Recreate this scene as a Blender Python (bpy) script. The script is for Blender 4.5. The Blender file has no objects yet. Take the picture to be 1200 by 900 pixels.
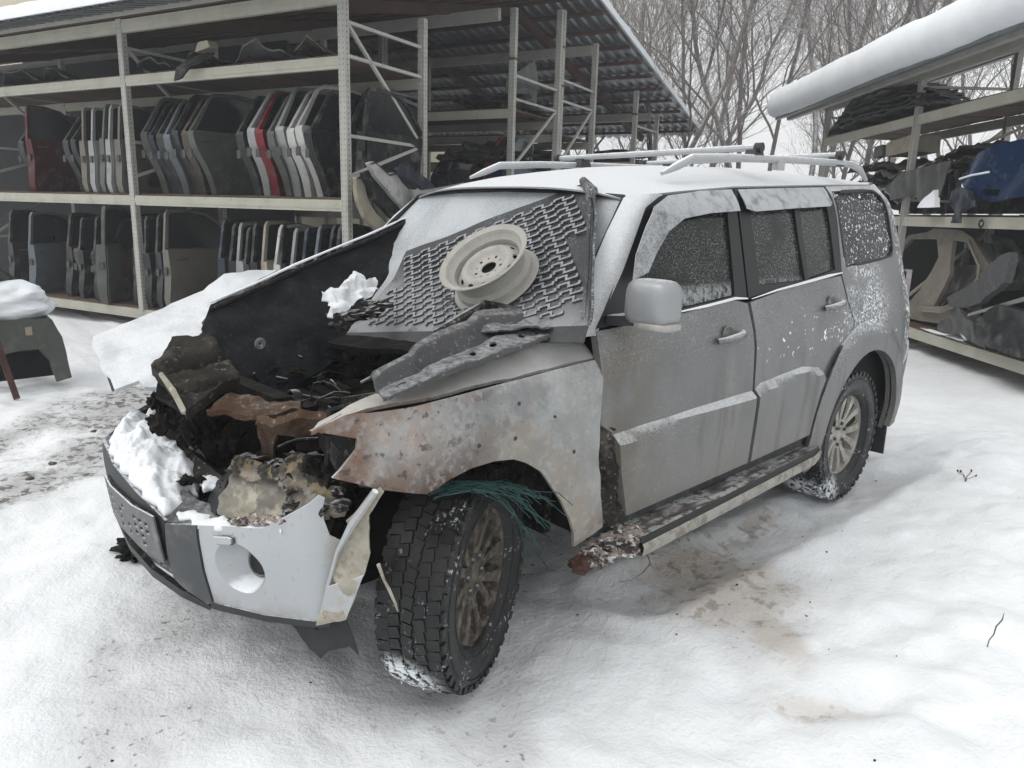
import bpy, bmesh, math, random
import numpy as np
from mathutils import Vector, Matrix, noise
from mathutils.geometry import delaunay_2d_cdt
random.seed(7)
SC = bpy.context.scene
COL = SC.collection
R = math.radians
# ------------------------------------------------------------------ camera
def make_camera():
    yaw, pitch, roll = 3.9513, 0.2232, 0.0289
    F = Vector((math.cos(yaw)*math.cos(pitch), math.sin(yaw)*math.cos(pitch), -math.sin(pitch)))
    Rt = Vector((math.sin(yaw), -math.cos(yaw), 0)); U = Rt.cross(F)
    c, s = math.cos(roll), math.sin(roll)
    R2 = Rt*c + U*s; U2 = -Rt*s + U*c
    cd = bpy.data.cameras.new('camera'); co = bpy.data.objects.new('camera', cd); COL.objects.link(co)
    m = Matrix((R2, U2, -F)).transposed().to_4x4(); m.translation = (1.5129, 2.5665, 1.5849)
    co.matrix_world = m
    cd.sensor_width = 36; cd.lens = 880/1200*36; cd.clip_start = .05; cd.clip_end = 2000
    SC.camera = co
make_camera()
# ------------------------------------------------------------------ world, overcast daylight
W = bpy.data.worlds.new('World'); SC.world = W; W.use_nodes = True
SUN_EL, SUN_AZ = R(52), R(118)
def make_world():
    nt = W.node_tree; nt.nodes.clear()
    sky = nt.nodes.new('ShaderNodeTexSky'); sky.sky_type = 'NISHITA'; sky.sun_disc = False
    sky.sun_elevation = SUN_EL; sky.sun_rotation = SUN_AZ
    sky.air_density = 1.0; sky.dust_density = 4.0; sky.ozone_density = 1.0
    hs = nt.nodes.new('ShaderNodeHueSaturation'); hs.inputs['Saturation'].default_value = .12; hs.inputs['Value'].default_value = 1.0
    mx = nt.nodes.new('ShaderNodeMix'); mx.data_type = 'RGBA'; mx.inputs[0].default_value = .75
    mx.inputs[7].default_value = (8.3, 8.35, 8.3, 1)          # the even cloud layer
    bg = nt.nodes.new('ShaderNodeBackground'); bg.inputs[1].default_value = .122
    out = nt.nodes.new('ShaderNodeOutputWorld')
    nt.links.new(sky.outputs[0], hs.inputs['Color']); nt.links.new(hs.outputs[0], mx.inputs[6])
    nt.links.new(mx.outputs[2], bg.inputs[0]); nt.links.new(bg.outputs[0], out.inputs[0])
make_world()
sl = bpy.data.lights.new('sun', 'SUN'); sl.energy = .6; sl.angle = R(30); sl.color = (1, .97, .93)
so = bpy.data.objects.new('sun', sl); COL.objects.link(so)
# direction towards the sun, matching sky rotation
sd = Vector((math.sin(SUN_AZ)*math.cos(SUN_EL), math.cos(SUN_AZ)*math.cos(SUN_EL), math.sin(SUN_EL)))
so.rotation_euler = sd.to_track_quat('Z', 'Y').to_euler(); so.location = sd*30
SC.view_settings.view_transform = 'Standard'; SC.view_settings.look = 'None'
SC.view_settings.exposure = .55; SC.view_settings.gamma = 1
SC.render.resolution_x = 1024; SC.render.resolution_y = 768
# ------------------------------------------------------------------ object helpers
def tag(o, label=None, cat=None, group=None, kind=None):
    if label: o['label'] = label
    if cat: o['category'] = cat
    if group: o['group'] = group
    if kind: o['kind'] = kind
    return o
def empty(name, loc=(0, 0, 0), rz=0, label=None, cat=None, group=None, rot=None):
    o = bpy.data.objects.new(name, None); COL.objects.link(o); o.location = loc
    o.rotation_euler = rot if rot else (0, 0, rz); o.empty_display_size = .1
    return tag(o, label, cat, group)
def link(name, me, mat=None, parent=None):
    if mat is not None and not me.materials: me.materials.append(mat)
    o = bpy.data.objects.new(name, me); COL.objects.link(o)
    if parent: o.parent = parent
    return o
def mesh_obj(name, V, Fc, mat=None, parent=None, sharp=35):
    me = bpy.data.meshes.new(name); me.from_pydata([tuple(v) for v in V], [], Fc); me.update()
    if sharp is not None: smooth(me, sharp)
    return link(name, me, mat, parent)
def smooth(me, ang=35):
    bm = bmesh.new(); bm.from_mesh(me); a = R(ang)
    for f in bm.faces: f.smooth = True
    for e in bm.edges:
        if len(e.link_faces) == 2: e.smooth = e.calc_face_angle(0) < a
    bm.to_mesh(me); bm.free()
def bm_obj(name, bm, mat=None, parent=None, sharp=35):
    bmesh.ops.recalc_face_normals(bm, faces=bm.faces)
    me = bpy.data.meshes.new(name); bm.to_mesh(me); bm.free()
    if sharp is not None: smooth(me, sharp)
    return link(name, me, mat, parent)
def children(o): return [c for c in bpy.data.objects if c.parent == o]
KIDS = {}
def copy_tree(o, parent=None, mats=None, kids=None):
    c = o.copy(); COL.objects.link(c)
    if parent: c.parent = parent
    if mats and c.data and c.data.materials and c.data.materials[0] in mats:
        c.material_slots[0].link = 'OBJECT'; c.material_slots[0].material = mats[c.data.materials[0]]
    for ch in KIDS.setdefault(o.name, children(o)): copy_tree(ch, c, mats)
    return c
class MB:
    """collects simple solids into one mesh"""
    def __init__(s): s.V = []; s.F = []
    def add(s, V, F):
        n = len(s.V); s.V += [tuple(v) for v in V]; s.F += [tuple(i+n for i in f) for f in F]; return s
    def box(s, c, d, M=None, taper=1.0):
        x, y, z = d[0]/2, d[1]/2, d[2]/2; t = taper
        V = [Vector(v) for v in ((-x,-y,-z),(x,-y,-z),(x,y,-z),(-x,y,-z),(-x*t,-y*t,z),(x*t,-y*t,z),(x*t,y*t,z),(-x*t,y*t,z))]
        if M: V = [M @ v for v in V]
        V = [v+Vector(c) for v in V]
        return s.add(V, [(0,3,2,1),(4,5,6,7),(0,1,5,4),(1,2,6,5),(2,3,7,6),(3,0,4,7)])
    def bar(s, a, b, w, h=None, up=(0,0,1)):
        a, b = Vector(a), Vector(b); d = b-a; L = d.length
        if L < 1e-6: return s
        x = d.normalized(); u = Vector(up)
        if abs(x.dot(u)) > .98: u = Vector((0,1,0))
        y = u.cross(x).normalized(); z = x.cross(y)
        M = Matrix((x, y, z)).transposed()
        return s.box((a+b)/2, (L, w, h or w), M)
    def tube(s, P, r, n=8, cap=True):
        P = [Vector(p) for p in P]; k = len(P); rs = r if isinstance(r, (list, tuple)) else [r]*k
        V = []; up = Vector((.13,.31,.94)).normalized()
        for i, p in enumerate(P):
            t = (P[min(i+1,k-1)]-P[max(i-1,0)]).normalized()
            a = up.cross(t)
            if a.length < .05: a = Vector((1,0,0)).cross(t)
            a.normalize(); b = t.cross(a); up = -a.cross(t) if False else up
            for j in range(n):
                th = 2*math.pi*j/n; V.append(p+(a*math.cos(th)+b*math.sin(th))*rs[i])
        F = []
        for i in range(k-1):
            for j in range(n):
                F.append((i*n+j, i*n+(j+1) % n, (i+1)*n+(j+1) % n, (i+1)*n+j))
        if cap: F.append(tuple(range(n-1,-1,-1))); F.append(tuple((k-1)*n+j for j in range(n)))
        return s.add(V, F)
    def lathe(s, prof, n=48, axis='y', closed=False):
        V = []; k = len(prof)
        for i in range(n):
            a = 2*math.pi*i/n
            for r, h in prof:
                V.append((r*math.cos(a), h, r*math.sin(a)) if axis == 'y' else (r*math.cos(a), r*math.sin(a), h))
        F = []
        for i in range(n):
            j = (i+1) % n
            for q in range(k if closed else k-1):
                q2 = (q+1) % k; F.append((i*k+q, i*k+q2, j*k+q2, j*k+q))
        return s.add(V, F)
    def lump(s, c, r, seed=0, sub=2, amp=.35, sc=1.0, fr=3.0):
        bm = bmesh.new(); bmesh.ops.create_icosphere(bm, subdivisions=sub, radius=1)
        V = []
        for v in bm.verts:
            n = 1+amp*noise.noise(v.co*fr*.6+Vector((seed*3.1, seed*1.7, 0)))*2+amp*.5*noise.noise(v.co*fr*2+Vector((seed, 0, 5)))
            V.append((c[0]+v.co.x*r[0]*n, c[1]+v.co.y*r[1]*n, c[2]+v.co.z*r[2]*n))
        F = [tuple(v.index for v in f.verts) for f in bm.faces]; bm.free()
        return s.add(V, F)
    def build(s, name, mat=None, parent=None, sharp=35): return mesh_obj(name, s.V, s.F, mat, parent, sharp)
def fbm(p, oct=4, lac=2.1, g=.5):
    a = 1; t = 0
    p = Vector(p)
    for i in range(oct): t += a*noise.noise(p); p = p*lac+Vector((3.1, 7.7, 1.3)); a *= g
    return t
def inpoly(x, y, P):
    c = False; j = len(P)-1
    for i in range(len(P)):
        xi, yi = P[i]; xj, yj = P[j]
        if (yi > y) != (yj > y) and x < (xj-xi)*(y-yi)/(yj-yi+1e-12)+xi: c = not c
        j = i
    return c
def densify(P, d, closed=True):
    o = []; n = len(P)
    for i in range(n if closed else n-1):
        a, b = Vector(P[i]), Vector(P[(i+1) % n]); k = max(1, int((b-a).length/d+.5))
        for q in range(k): o.append(tuple(a.lerp(b, q/k)))
    if not closed: o.append(tuple(P[-1]))
    return o
def chaikin(P, it=1, closed=True):
    for _ in range(it):
        o = []; n = len(P)
        for i in range(n if closed else n-1):
            a, b = Vector(P[i]), Vector(P[(i+1) % n]); o += [tuple(a.lerp(b, .25)), tuple(a.lerp(b, .75))]
        if not closed: o = [tuple(P[0])]+o+[tuple(P[-1])]
        P = o
    return P
def cdt(outline, holes, d, jag=0):
    """triangulated region: returns 2-D points and triangles"""
    loops = [densify(outline, d)]+[densify(h, d*.7) for h in holes]
    V = []; E = []
    for L in loops:
        n0 = len(V); V += [Vector((p[0], p[1])) for p in L]
        E += [(n0+i, n0+(i+1) % len(L)) for i in range(len(L))]
    xs = [p[0] for p in loops[0]]; ys = [p[1] for p in loops[0]]
    B = [np.array(L) for L in loops]; allb = np.vstack(B)
    y = min(ys)+d*.5; row = 0
    while y < max(ys):
        x = min(xs)+d*(.5 if row % 2 else .25)
        while x < max(xs):
            if inpoly(x, y, loops[0]) and not any(inpoly(x, y, h) for h in loops[1:]):
                if ((allb[:, 0]-x)**2+(allb[:, 1]-y)**2).min() > (d*.45)**2: V.append(Vector((x, y)))
            x += d
        y += d*.87; row += 1
    r = delaunay_2d_cdt(V, E, [], 0, 1e-6)
    P = [tuple(v) for v in r[0]]; T = []
    for f in r[2]:
        cx = sum(P[i][0] for i in f)/len(f); cy = sum(P[i][1] for i in f)/len(f)
        if inpoly(cx, cy, loops[0]) and not any(inpoly(cx, cy, h) for h in loops[1:]): T.append(tuple(f))
    return P, T
def solid(P3, N3, T, thick):
    """give a triangulated surface thickness below its normals, rim included"""
    n = len(P3)
    if isinstance(thick, (int, float)): thick = [thick]*n
    V = [tuple(p) for p in P3]+[tuple(Vector(p)-Vector(q)*t) for p, q, t in zip(P3, N3, thick)]
    F = []; cnt = {}
    # orient along normals
    for f in T:
        a, b, c = (Vector(P3[i]) for i in f[:3])
        if (b-a).cross(c-a).dot(Vector(N3[f[0]])) < 0: f = f[::-1]
        F.append(f); F.append(tuple(i+n for i in f[::-1]))
        for i in range(len(f)):
            e = (f[i], f[(i+1) % len(f)]); k = tuple(sorted(e)); cnt.setdefault(k, []).append(e)
    for k, es in cnt.items():
        if len(es) == 1: a, b = es[0]; F.append((b, a, a+n, b+n))
    return V, F
def panel(name, outline, surf, mat, parent=None, holes=(), d=.06, thick=.012, disp=None, smooth_it=0, sharp=35):
    """a body panel: outline in (x,z), surf gives y; y grows outwards"""
    if smooth_it: outline = chaikin(outline, smooth_it)
    P, T = cdt(outline, holes, d)
    def pt(x, z): return Vector((x, surf(x, z)+(disp(x, z) if disp else 0), z))
    P3 = []; N3 = []
    for x, z in P:
        p = pt(x, z); e = .004; dx = pt(x+e, z)-p; dz = pt(x, z+e)-p
        nn = dz.cross(dx); nn.normalize()
        if nn.y < 0: nn = -nn
        P3.append(p); N3.append(nn)
    V, F = solid(P3, N3, T, thick)
    return mesh_obj(name, V, F, mat, parent, sharp)
def sheet(name, pts, mat, parent=None, holes=(), d=.04, thick=.006, amp=0, fr=4, seed=0, fn=None, smooth_it=0, toward=None, sharp=40, jag=0):
    """a bent sheet through a 3-D outline"""
    P = [Vector(p) for p in pts]; c = sum(P, Vector())/len(P)
    n = Vector()
    for i in range(len(P)): n += (P[i]-c).cross(P[(i+1) % len(P)]-c)
    n.normalize()
    if toward is not None and n.dot(Vector(toward)) < 0: n = -n
    u = (P[1]-P[0]); u -= n*u.dot(n); u.normalize(); v = n.cross(u)
    q2 = [((p-c).dot(u), (p-c).dot(v)) for p in P]; hh = [(p-c).dot(n) for p in P]
    H2 = [[((Vector(p)-c).dot(u), (Vector(p)-c).dot(v)) for p in h] for h in holes]
    q3 = densify([(a, b, h) for (a, b), h in zip(q2, hh)], d)
    q3 = chaikin(q3, smooth_it) if smooth_it else q3
    if jag: q3 = [(a+jag*noise.noise((a*30, b*30, seed)), b+jag*noise.noise((a*30+9, b*30, seed)), h) for a, b, h in q3]
    out = [(a, b) for a, b, h in q3]; Q = np.array(q3)
    Pp, T = cdt(out, H2, d)
    P3 = []
    for a, b in Pp:
        dd = (Q[:, 0]-a)**2+(Q[:, 1]-b)**2; w = 1/(dd+1e-6)**1.5; h = float((w*Q[:, 2]).sum()/w.sum())
        if amp: h += amp*fbm((a*fr, b*fr, seed*5.3), 4)
        if fn: h += fn(a, b)
        P3.append(c+u*a+v*b+n*h)
    V, F = solid(P3, [n]*len(P3), T, thick)
    return mesh_obj(name, V, F, mat, parent, sharp)
def clumps(name, spots, mat, parent=None, seed=0):
    m = MB()
    for i, (c, r) in enumerate(spots): m.lump(c, r, seed+i*1.3, 3, .3, fr=2.6)
    return m.build(name, mat, parent, 60)
# ------------------------------------------------------------------ material helper
class NM:
    def __init__(s, name, color, rough=.6, metal=0, spec=.4):
        s.m = bpy.data.materials.new(name); s.m.use_nodes = True; s.nt = s.m.node_tree; s.nt.nodes.clear()
        s.out = s.N('ShaderNodeOutputMaterial'); s.b = s.N('ShaderNodeBsdfPrincipled')
        s.L(s.b.outputs[0], s.out.inputs[0])
        s.b.inputs['Specular IOR Level'].default_value = spec
        s.col = s.rgb(color); s.rgh = s.val(rough); s.met = s.val(metal); s.tc = s.N('ShaderNodeTexCoord'); s.geo = s.N('ShaderNodeNewGeometry')
        s.hgt = None; s.bs = .3; s.bd = .01
    def N(s, t): return s.nt.nodes.new(t)
    def L(s, a, b): s.nt.links.new(a, b)
    def rgb(s, c):
        n = s.N('ShaderNodeRGB'); n.outputs[0].default_value = (*c, 1) if len(c) == 3 else c; return n.outputs[0]
    def val(s, v): n = s.N('ShaderNodeValue'); n.outputs[0].default_value = v; return n.outputs[0]
    def ramp(s, x, lo, hi):
        n = s.N('ShaderNodeMapRange'); n.interpolation_type = 'SMOOTHSTEP'
        s.L(x, n.inputs[0]); n.inputs[1].default_value = lo; n.inputs[2].default_value = hi; return n.outputs[0]
    def math(s, op, a, b=None):
        n = s.N('ShaderNodeMath'); n.operation = op
        for i, x in enumerate((a, b)):
            if x is None: continue
            if isinstance(x, (int, float)): n.inputs[i].default_value = x
            else: s.L(x, n.inputs[i])
        return n.outputs[0]
    def mul(s, a, b): return s.math('MULTIPLY', a, b)
    def noise(s, scale, lo=.4, hi=.6, detail=5, rough=.6, obj=True, stretch=None, raw=False, w=0):
        n = s.N('ShaderNodeTexNoise'); n.inputs['Scale'].default_value = scale; n.inputs['Detail'].default_value = detail; n.inputs['Roughness'].default_value = rough
        src = s.tc.outputs['Object'] if obj else s.geo.outputs['Position']
        if stretch or w:
            mp = s.N('ShaderNodeMapping'); s.L(src, mp.inputs[0]); mp.inputs['Scale'].default_value = stretch or (1, 1, 1); mp.inputs['Location'].default_value = (w, w*2.3, w*.7); src = mp.outputs[0]
        s.L(src, n.inputs['Vector'])
        return n.outputs[0] if raw else s.ramp(n.outputs[0], lo, hi)
    def voro(s, scale, lo, hi, obj=True):
        n = s.N('ShaderNodeTexVoronoi'); n.inputs['Scale'].default_value = scale
        s.L(s.tc.outputs['Object'] if obj else s.geo.outputs['Position'], n.inputs['Vector']); return s.ramp(n.outputs['Distance'], lo, hi)
    def up(s, lo, hi, amp=.0, scale=20):
        sp = s.N('ShaderNodeSeparateXYZ'); s.L(s.geo.outputs['Normal'], sp.inputs[0]); z = sp.outputs[2]
        if amp:
            z = s.math('ADD', z, s.mul(s.math('SUBTRACT', s.noise(scale, raw=True, detail=6, rough=.7), .5), amp))
        return s.ramp(z, lo, hi)
    def pos(s, ax, lo, hi):
        sp = s.N('ShaderNodeSeparateXYZ'); s.L(s.tc.outputs['Object'], sp.inputs[0]); return s.ramp(sp.outputs[ax], lo, hi)
    def dist(s, c, lo, hi, flat=None):
        mp = s.N('ShaderNodeMapping'); s.L(s.tc.outputs['Object'], mp.inputs[0])
        mp.inputs['Location'].default_value = [-a for a in c]
        v = mp.outputs[0]
        if flat is not None:
            sc = s.N('ShaderNodeVectorMath'); sc.operation = 'MULTIPLY'; k = [1, 1, 1]; k[flat] = 0; sc.inputs[1].default_value = k; s.L(v, sc.inputs[0]); v = sc.outputs[0]
        ln = s.N('ShaderNodeVectorMath'); ln.operation = 'LENGTH'; s.L(v, ln.inputs[0]); return s.ramp(ln.outputs['Value'], lo, hi)
    def layer(s, mask, color=None, rough=None, metal=None, k=1):
        if k != 1: mask = s.mul(mask, k)
        if color is not None:
            n = s.N('ShaderNodeMix'); n.data_type = 'RGBA'; s.L(mask, n.inputs[0]); s.L(s.col, n.inputs[6]); n.inputs[7].default_value = (*color, 1); s.col = n.outputs[2]
        for nm, v in (('rgh', rough), ('met', metal)):
            if v is not None:
                n = s.N('ShaderNodeMix'); s.L(mask, n.inputs[0]); s.L(getattr(s, nm), n.inputs[2]); n.inputs[3].default_value = v; setattr(s, nm, n.outputs[0])
        return s
    def bump(s, h, strength=.3, dist=.01): s.hgt = h; s.bs = strength; s.bd = dist; return s
    def done(s):
        s.L(s.col, s.b.inputs['Base Color']); s.L(s.rgh, s.b.inputs['Roughness']); s.L(s.met, s.b.inputs['Metallic'])
        if s.hgt is not None:
            b = s.N('ShaderNodeBump'); b.inputs['Strength'].default_value = s.bs; b.inputs['Distance'].default_value = s.bd
            s.L(s.hgt, b.inputs['Height']); s.L(b.outputs[0], s.b.inputs['Normal'])
        return s.m
M = {}
SNOW = (.80, .83, .86)
def simple(name, color, rough=.6, metal=0, var=.25, scale=8, frost=None, bump=0, spec=.4, grime=None):
    m = NM(name, color, rough, metal, spec)
    m.layer(m.noise(scale, .35, .7), tuple(c*(1-var) for c in color))
    m.layer(m.noise(scale*5, .5, .75), tuple(min(1, c*(1+var)) for c in color), k=.6)
    if grime: m.layer(m.noise(scale*1.7, .5, .66, w=3), grime, .8, 0)
    if frost: m.layer(m.up(frost, frost+.35, .8, 40), SNOW, .8, 0, k=.85)
    if bump: m.bump(m.noise(scale*6, raw=True), bump, .01)
    M[name] = m.done(); return M[name]
def mk_silver(name, base, frost_lo=.35, speckle=True, soot=False):
    m = NM(name, base, .34, .5)
    m.layer(m.noise(2.2, .35, .7, w=1), tuple(c*.82 for c in base))
    m.layer(m.mul(m.noise(5, .48, .72, stretch=(1, 1, .25), w=4), m.noise(60, .3, .6)), (.25, .245, .235), .7, 0, k=.7)   # dried dust runs
    m.layer(m.pos(2, .95, .42), (.24, .232, .215), .75, 0, k=.6)                                                            # road dirt low down
    m.layer(m.mul(m.noise(9, .52, .68, stretch=(1, 1, .12), w=7), m.pos(2, 1.25, .7)), (.10, .098, .09), .5, k=.55)
    m.layer(m.mul(m.noise(24, .60, .66, detail=7, rough=.7, w=11), m.noise(3, .45, .6, w=12)), (.33, .325, .31), .8, 0, k=.5)
    if soot: m.layer(m.mul(m.pos(0, -1.0, -.5), m.noise(4, .35, .6)), (.12, .105, .08), .8, 0, k=.8)
    m.layer(m.up(frost_lo, frost_lo+.55, .7, 55), SNOW, .85, 0, k=.62)
    m.layer(m.mul(m.noise(170, .52, .68, detail=2), m.up(-.1, .5)), SNOW, .85, 0, k=.30)
    m.layer(m.mul(m.noise(200, .58, .68, detail=2), m.noise(2.5, .45, .65, w=31)), (.5, .51, .51), .85, 0, k=.35)
    if speckle:                                                        # wind-blown snow on the rear quarter
        reg = m.mul(m.dist((-2.80, 0, 1.17), .42, .10, 1), m.noise(5, .36, .56))
        m.layer(m.mul(m.mul(reg, m.pos(2, .98, 1.06)), m.noise(70, .50, .57, detail=4)), SNOW, .9, 0, k=.9)
        m.layer(m.mul(m.mul(m.dist((-2.45, 0, 1.06), .22, .05, 1), m.pos(2, .95, 1.0)), m.noise(45, .60, .63, detail=3)), SNOW, .9, 0, k=.9)
        reg2 = m.pos(0, -3.33, -3.42); m.layer(m.mul(m.mul(reg2, m.pos(2, .75, .85)), m.noise(40, .54, .57, detail=2)), SNOW, .9, 0)
        reg3 = m.mul(m.pos(0, -1.45, -1.7), m.mul(m.pos(2, .93, .98), m.pos(2, 1.2, 1.1)))
        m.layer(m.mul(reg3, m.noise(30, .66, .69, detail=2)), SNOW, .9, 0)
    m.bump(m.noise(240, raw=True, detail=2), .05, .002)
    M[name] = m.done()
mk_silver('silver', (.185, .19, .195)); mk_silver('silver_door', (.17, .174, .174), soot=True)
def mk_roof():
    m = NM('frosted_roof', (.25, .255, .26), .6, .1)
    m.layer(m.up(.10, .85, .35, 45), (.60, .62, .645), .9, 0, k=.93); m.layer(m.mul(m.noise(130, .46, .64), m.up(-.3, .5)), SNOW, .9, 0, k=.22)
    m.bump(m.noise(120, raw=True), .25, .004); M['roof'] = m.done()
mk_roof()
def mk_fender():
    m = NM('burnt_fender', (.31, .315, .31), .5, .2)
    m.layer(m.noise(3.0, .40, .62, w=2), (.20, .21, .215), .6)
    m.layer(m.mul(m.noise(3.4, .5, .6, w=9), m.noise(35, .3, .55)), (.33, .29, .265), .8, k=.5)                                   # pinkish bare primer
    m.layer(m.mul(m.pos(0, .12, .34), m.noise(7, .36, .52, w=3)), (.33, .265, .225), .85, 0, k=.75)
    m.layer(m.mul(m.noise(13, .52, .62, w=12, detail=9, rough=.75), m.noise(4, .4, .6, w=13)), (.40, .40, .40), .8, 0, k=.6)
    m.layer(m.noise(48, .60, .66, w=15), (.12, .11, .10), .8, 0, k=.5)
    m.layer(m.mul(m.noise(6, .54, .6, w=16, detail=9, rough=.7), m.pos(0, -.45, .1)), (.15, .105, .075), .85, 0, k=.55)
    m.layer(m.mul(m.noise(2.2, .52, .6, w=6, stretch=(1, 1, 2)), m.noise(22, .35, .6)), (.19, .20, .21), .7, k=.8)
    edge = m.dist((.03, 0, .387), .64, .48, 1)
    m.layer(m.pos(0, -.05, -.42), (.34, .35, .345), .5, k=.45)
    m.layer(m.mul(m.mul(m.pos(0, -.1, .25), m.pos(2, .98, 1.06)), m.noise(11, .40, .56, w=21)), (.20, .135, .09), .85, 0, k=.6)
    m.layer(m.mul(m.mul(edge, m.pos(0, -.08, .16)), m.noise(9, .34, .50, detail=8, rough=.7)), (.075, .042, .028), .9, 0, k=.95)
    fr = m.mul(m.pos(0, .18, .5), m.pos(2, 1.02, .82))
    m.layer(m.mul(fr, m.noise(10, .40, .54, w=5)), (.085, .052, .036), .9, 0, k=.85)
    m.layer(m.mul(m.pos(0, .40, .5), m.noise(12, .4, .55, w=2)), (.145, .075, .045), .9, 0, k=.8)
    m.layer(m.mul(m.pos(2, .62, .45), m.noise(12, .42, .55, w=8)), (.15, .105, .075), .9, 0, k=.8)
    m.layer(m.mul(m.noise(26, .58, .64, w=1), m.pos(0, -.2, .2)), (.07, .05, .04), .9, 0, k=.8)
    m.layer(m.mul(m.dist((.03, 0, .387), .60, .47, 1), m.mul(m.noise(8, .3, .55, w=33), m.pos(0, .12, -.05))), (.27, .23, .17), .75, 0, k=.6)
    m.layer(m.mul(m.noise(3.6, .47, .57, w=36, detail=8), m.noise(30, .3, .5, w=37)), (.20, .20, .195), .6, 0, k=.4)
    m.layer(m.mul(m.noise(40, .52, .60, w=38, detail=6), m.noise(6, .42, .55, w=39)), (.42, .42, .41), .85, 0, k=.32)
    m.layer(m.up(.35, .85, .8, 30), (.50, .495, .48), .85, 0, k=.65)
    m.bump(m.noise(35, raw=True), .35, .005); M['fender'] = m.done()
mk_fender()
def mk_char(name, base=(.012, .012, .013), ash=(.16, .15, .14), a=.5, rust=None, frost=.75, rough=.75):
    m = NM(name, base, rough, 0, .12)
    m.layer(m.noise(14, .5, .66), tuple(c*.35 for c in ash), k=a); m.layer(m.noise(55, .57, .7), ash, .9, k=a)
    if rust: m.layer(m.noise(9, .45, .58, w=4), rust, .9, 0, k=.85)
    m.layer(m.up(frost, frost+.3, .6, 40), (.5, .52, .54), .9, 0, k=.6)
    m.bump(m.noise(45, raw=True, detail=7), .7, .01); M[name] = m.done()
mk_char('char', frost=1.0); mk_char('char_ash', (.03, .028, .026), (.26, .24, .21), .8); mk_char('rusty', (.075, .048, .034), (.26, .22, .18), .8, (.055, .031, .020), .95)
mk_char('black_hood', (.0045, .0055, .007), (.045, .05, .055), .55, None, 1.1, .6); mk_char('lump_mat', (.020, .019, .018), (.15, .14, .12), 1.0, (.036, .031, .026), 1.0)
mk_char('engine', (.006, .0058, .0055), (.07, .067, .063), .55, (.011, .008, .006), 1.15)
mk_char('ash_metal', (.20, .20, .20), (.42, .42, .42), .8, (.10, .09, .08), .6)
mk_char('gusset', (.075, .075, .077), (.23, .235, .24), .9, None, .86)
def mk_lamp():
    m = NM('melted_lamp', (.215, .195, .155), .4, 0, .5)
    m.layer(m.noise(6, .42, .6), (.15, .138, .115)); m.layer(m.noise(9, .54, .62, w=2), (.46, .42, .33), k=.6)
    m.layer(m.mul(m.pos(2, .76, .80), m.val(1)), (.03, .025, .02), .85, k=.85)
    m.layer(m.mul(m.noise(14, .44, .50, w=7), m.pos(2, .725, .76)), (.02, .018, .015), .9, 0, k=.95)
    m.layer(m.mul(m.noise(20, .52, .58, w=3), m.pos(2, .74, .78)), (.24, .185, .10), .6, 0, k=.7)
    m.bump(m.noise(18, raw=True, detail=6), .45, .015); M['lamp'] = m.done()
mk_lamp()
def mk_snow(name='snow', c=(.80, .83, .86)):
    m = NM(name, c, .8, 0, .2); m.b.inputs['Subsurface Weight'].default_value = 0
    m.layer(m.noise(3, .35, .7, obj=False), tuple(x*.93 for x in c)); m.bump(m.noise(60, raw=True, detail=6, obj=False), .4, .01); M[name] = m.done()
mk_snow()
def mk_bumper():
    m = NM('bumper_paint', (.43, .447, .465), .34, .35)
    m.layer(m.noise(3, .4, .7), (.38, .405, .435)); m.layer(m.noise(30, .6, .72), (.33, .33, .325), k=.5); m.layer(m.mul(m.noise(70, .60, .66, stretch=(1, 1, .3), w=3), m.noise(5, .45, .6, w=4)), (.22, .22, .21), .6, 0, k=.6); m.layer(m.mul(m.pos(2, .43, .36), m.noise(14, .35, .6)), (.24, .235, .22), .7, 0, k=.6)
    m.layer(m.mul(m.pos(0, .52, .46), m.noise(18, .4, .6)), (.35, .31, .24), .7, 0, k=.6)
    m.layer(m.up(.55, .85, .5, 40), SNOW, .85, 0); M['bumper'] = m.done()
mk_bumper()
def mk_hood():
    m = NM('hood_snow', (.55, .57, .59), .7, .05); m.layer(m.noise(8, .3, .6), (.72, .74, .76), .85, 0); m.layer(m.noise(150, .52, .66), (.50, .52, .54), k=.5)
    m.layer(m.noise(3.2, .52, .68), (.44, .46, .48), k=.6); m.bump(m.noise(90, raw=True), .4, .006); M['hood'] = m.done()
mk_hood()
def mk_glass(name, speck, base=(.012, .0135, .0125), big=False):
    m = NM(name, base, .12, 0, .12)
    m.layer(m.noise(3, .45, .7), (.018, .019, .019), .3, k=.7)
    m.layer(m.mul(m.noise(190, .545, .64, detail=2), m.noise(5, .30, .6, w=3)), (.5, .51, .52), .9, k=speck)
    if big: m.layer(m.noise(55, .60, .63, detail=3), SNOW, .9, k=.95)
    m.layer(m.mul(m.pos(2, 1.335, 1.285), m.noise(40, .35, .6)), SNOW, .9, k=.3)
    m.bump(m.noise(95, raw=True), .08, .002); M[name] = m.done()
mk_glass('glass_front', .35); mk_glass('glass_rear', .5); mk_glass('glass_quarter', .4, big=True)
def mk_frost():
    m = NM('frosted_glass', (.30, .32, .34), .7, 0); m.layer(m.noise(4, .35, .65), (.40, .42, .44)); m.layer(m.noise(160, .48, .66), (.55, .58, .61), k=.7)
    m.bump(m.noise(150, raw=True), .3, .004); M['frost_glass'] = m.done()
    m = NM('visor_frost', (.018, .019, .022), .4); m.layer(m.mul(m.up(-.25, .60, 1.2, 70), m.noise(14, .15, .55)), (.46, .48, .50), .9, k=.85); m.layer(m.noise(140, .52, .66), (.42, .44, .46), .9, k=.5)
    m.bump(m.noise(100, raw=True), .4, .004); M['visor'] = m.done()
mk_frost()
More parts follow.
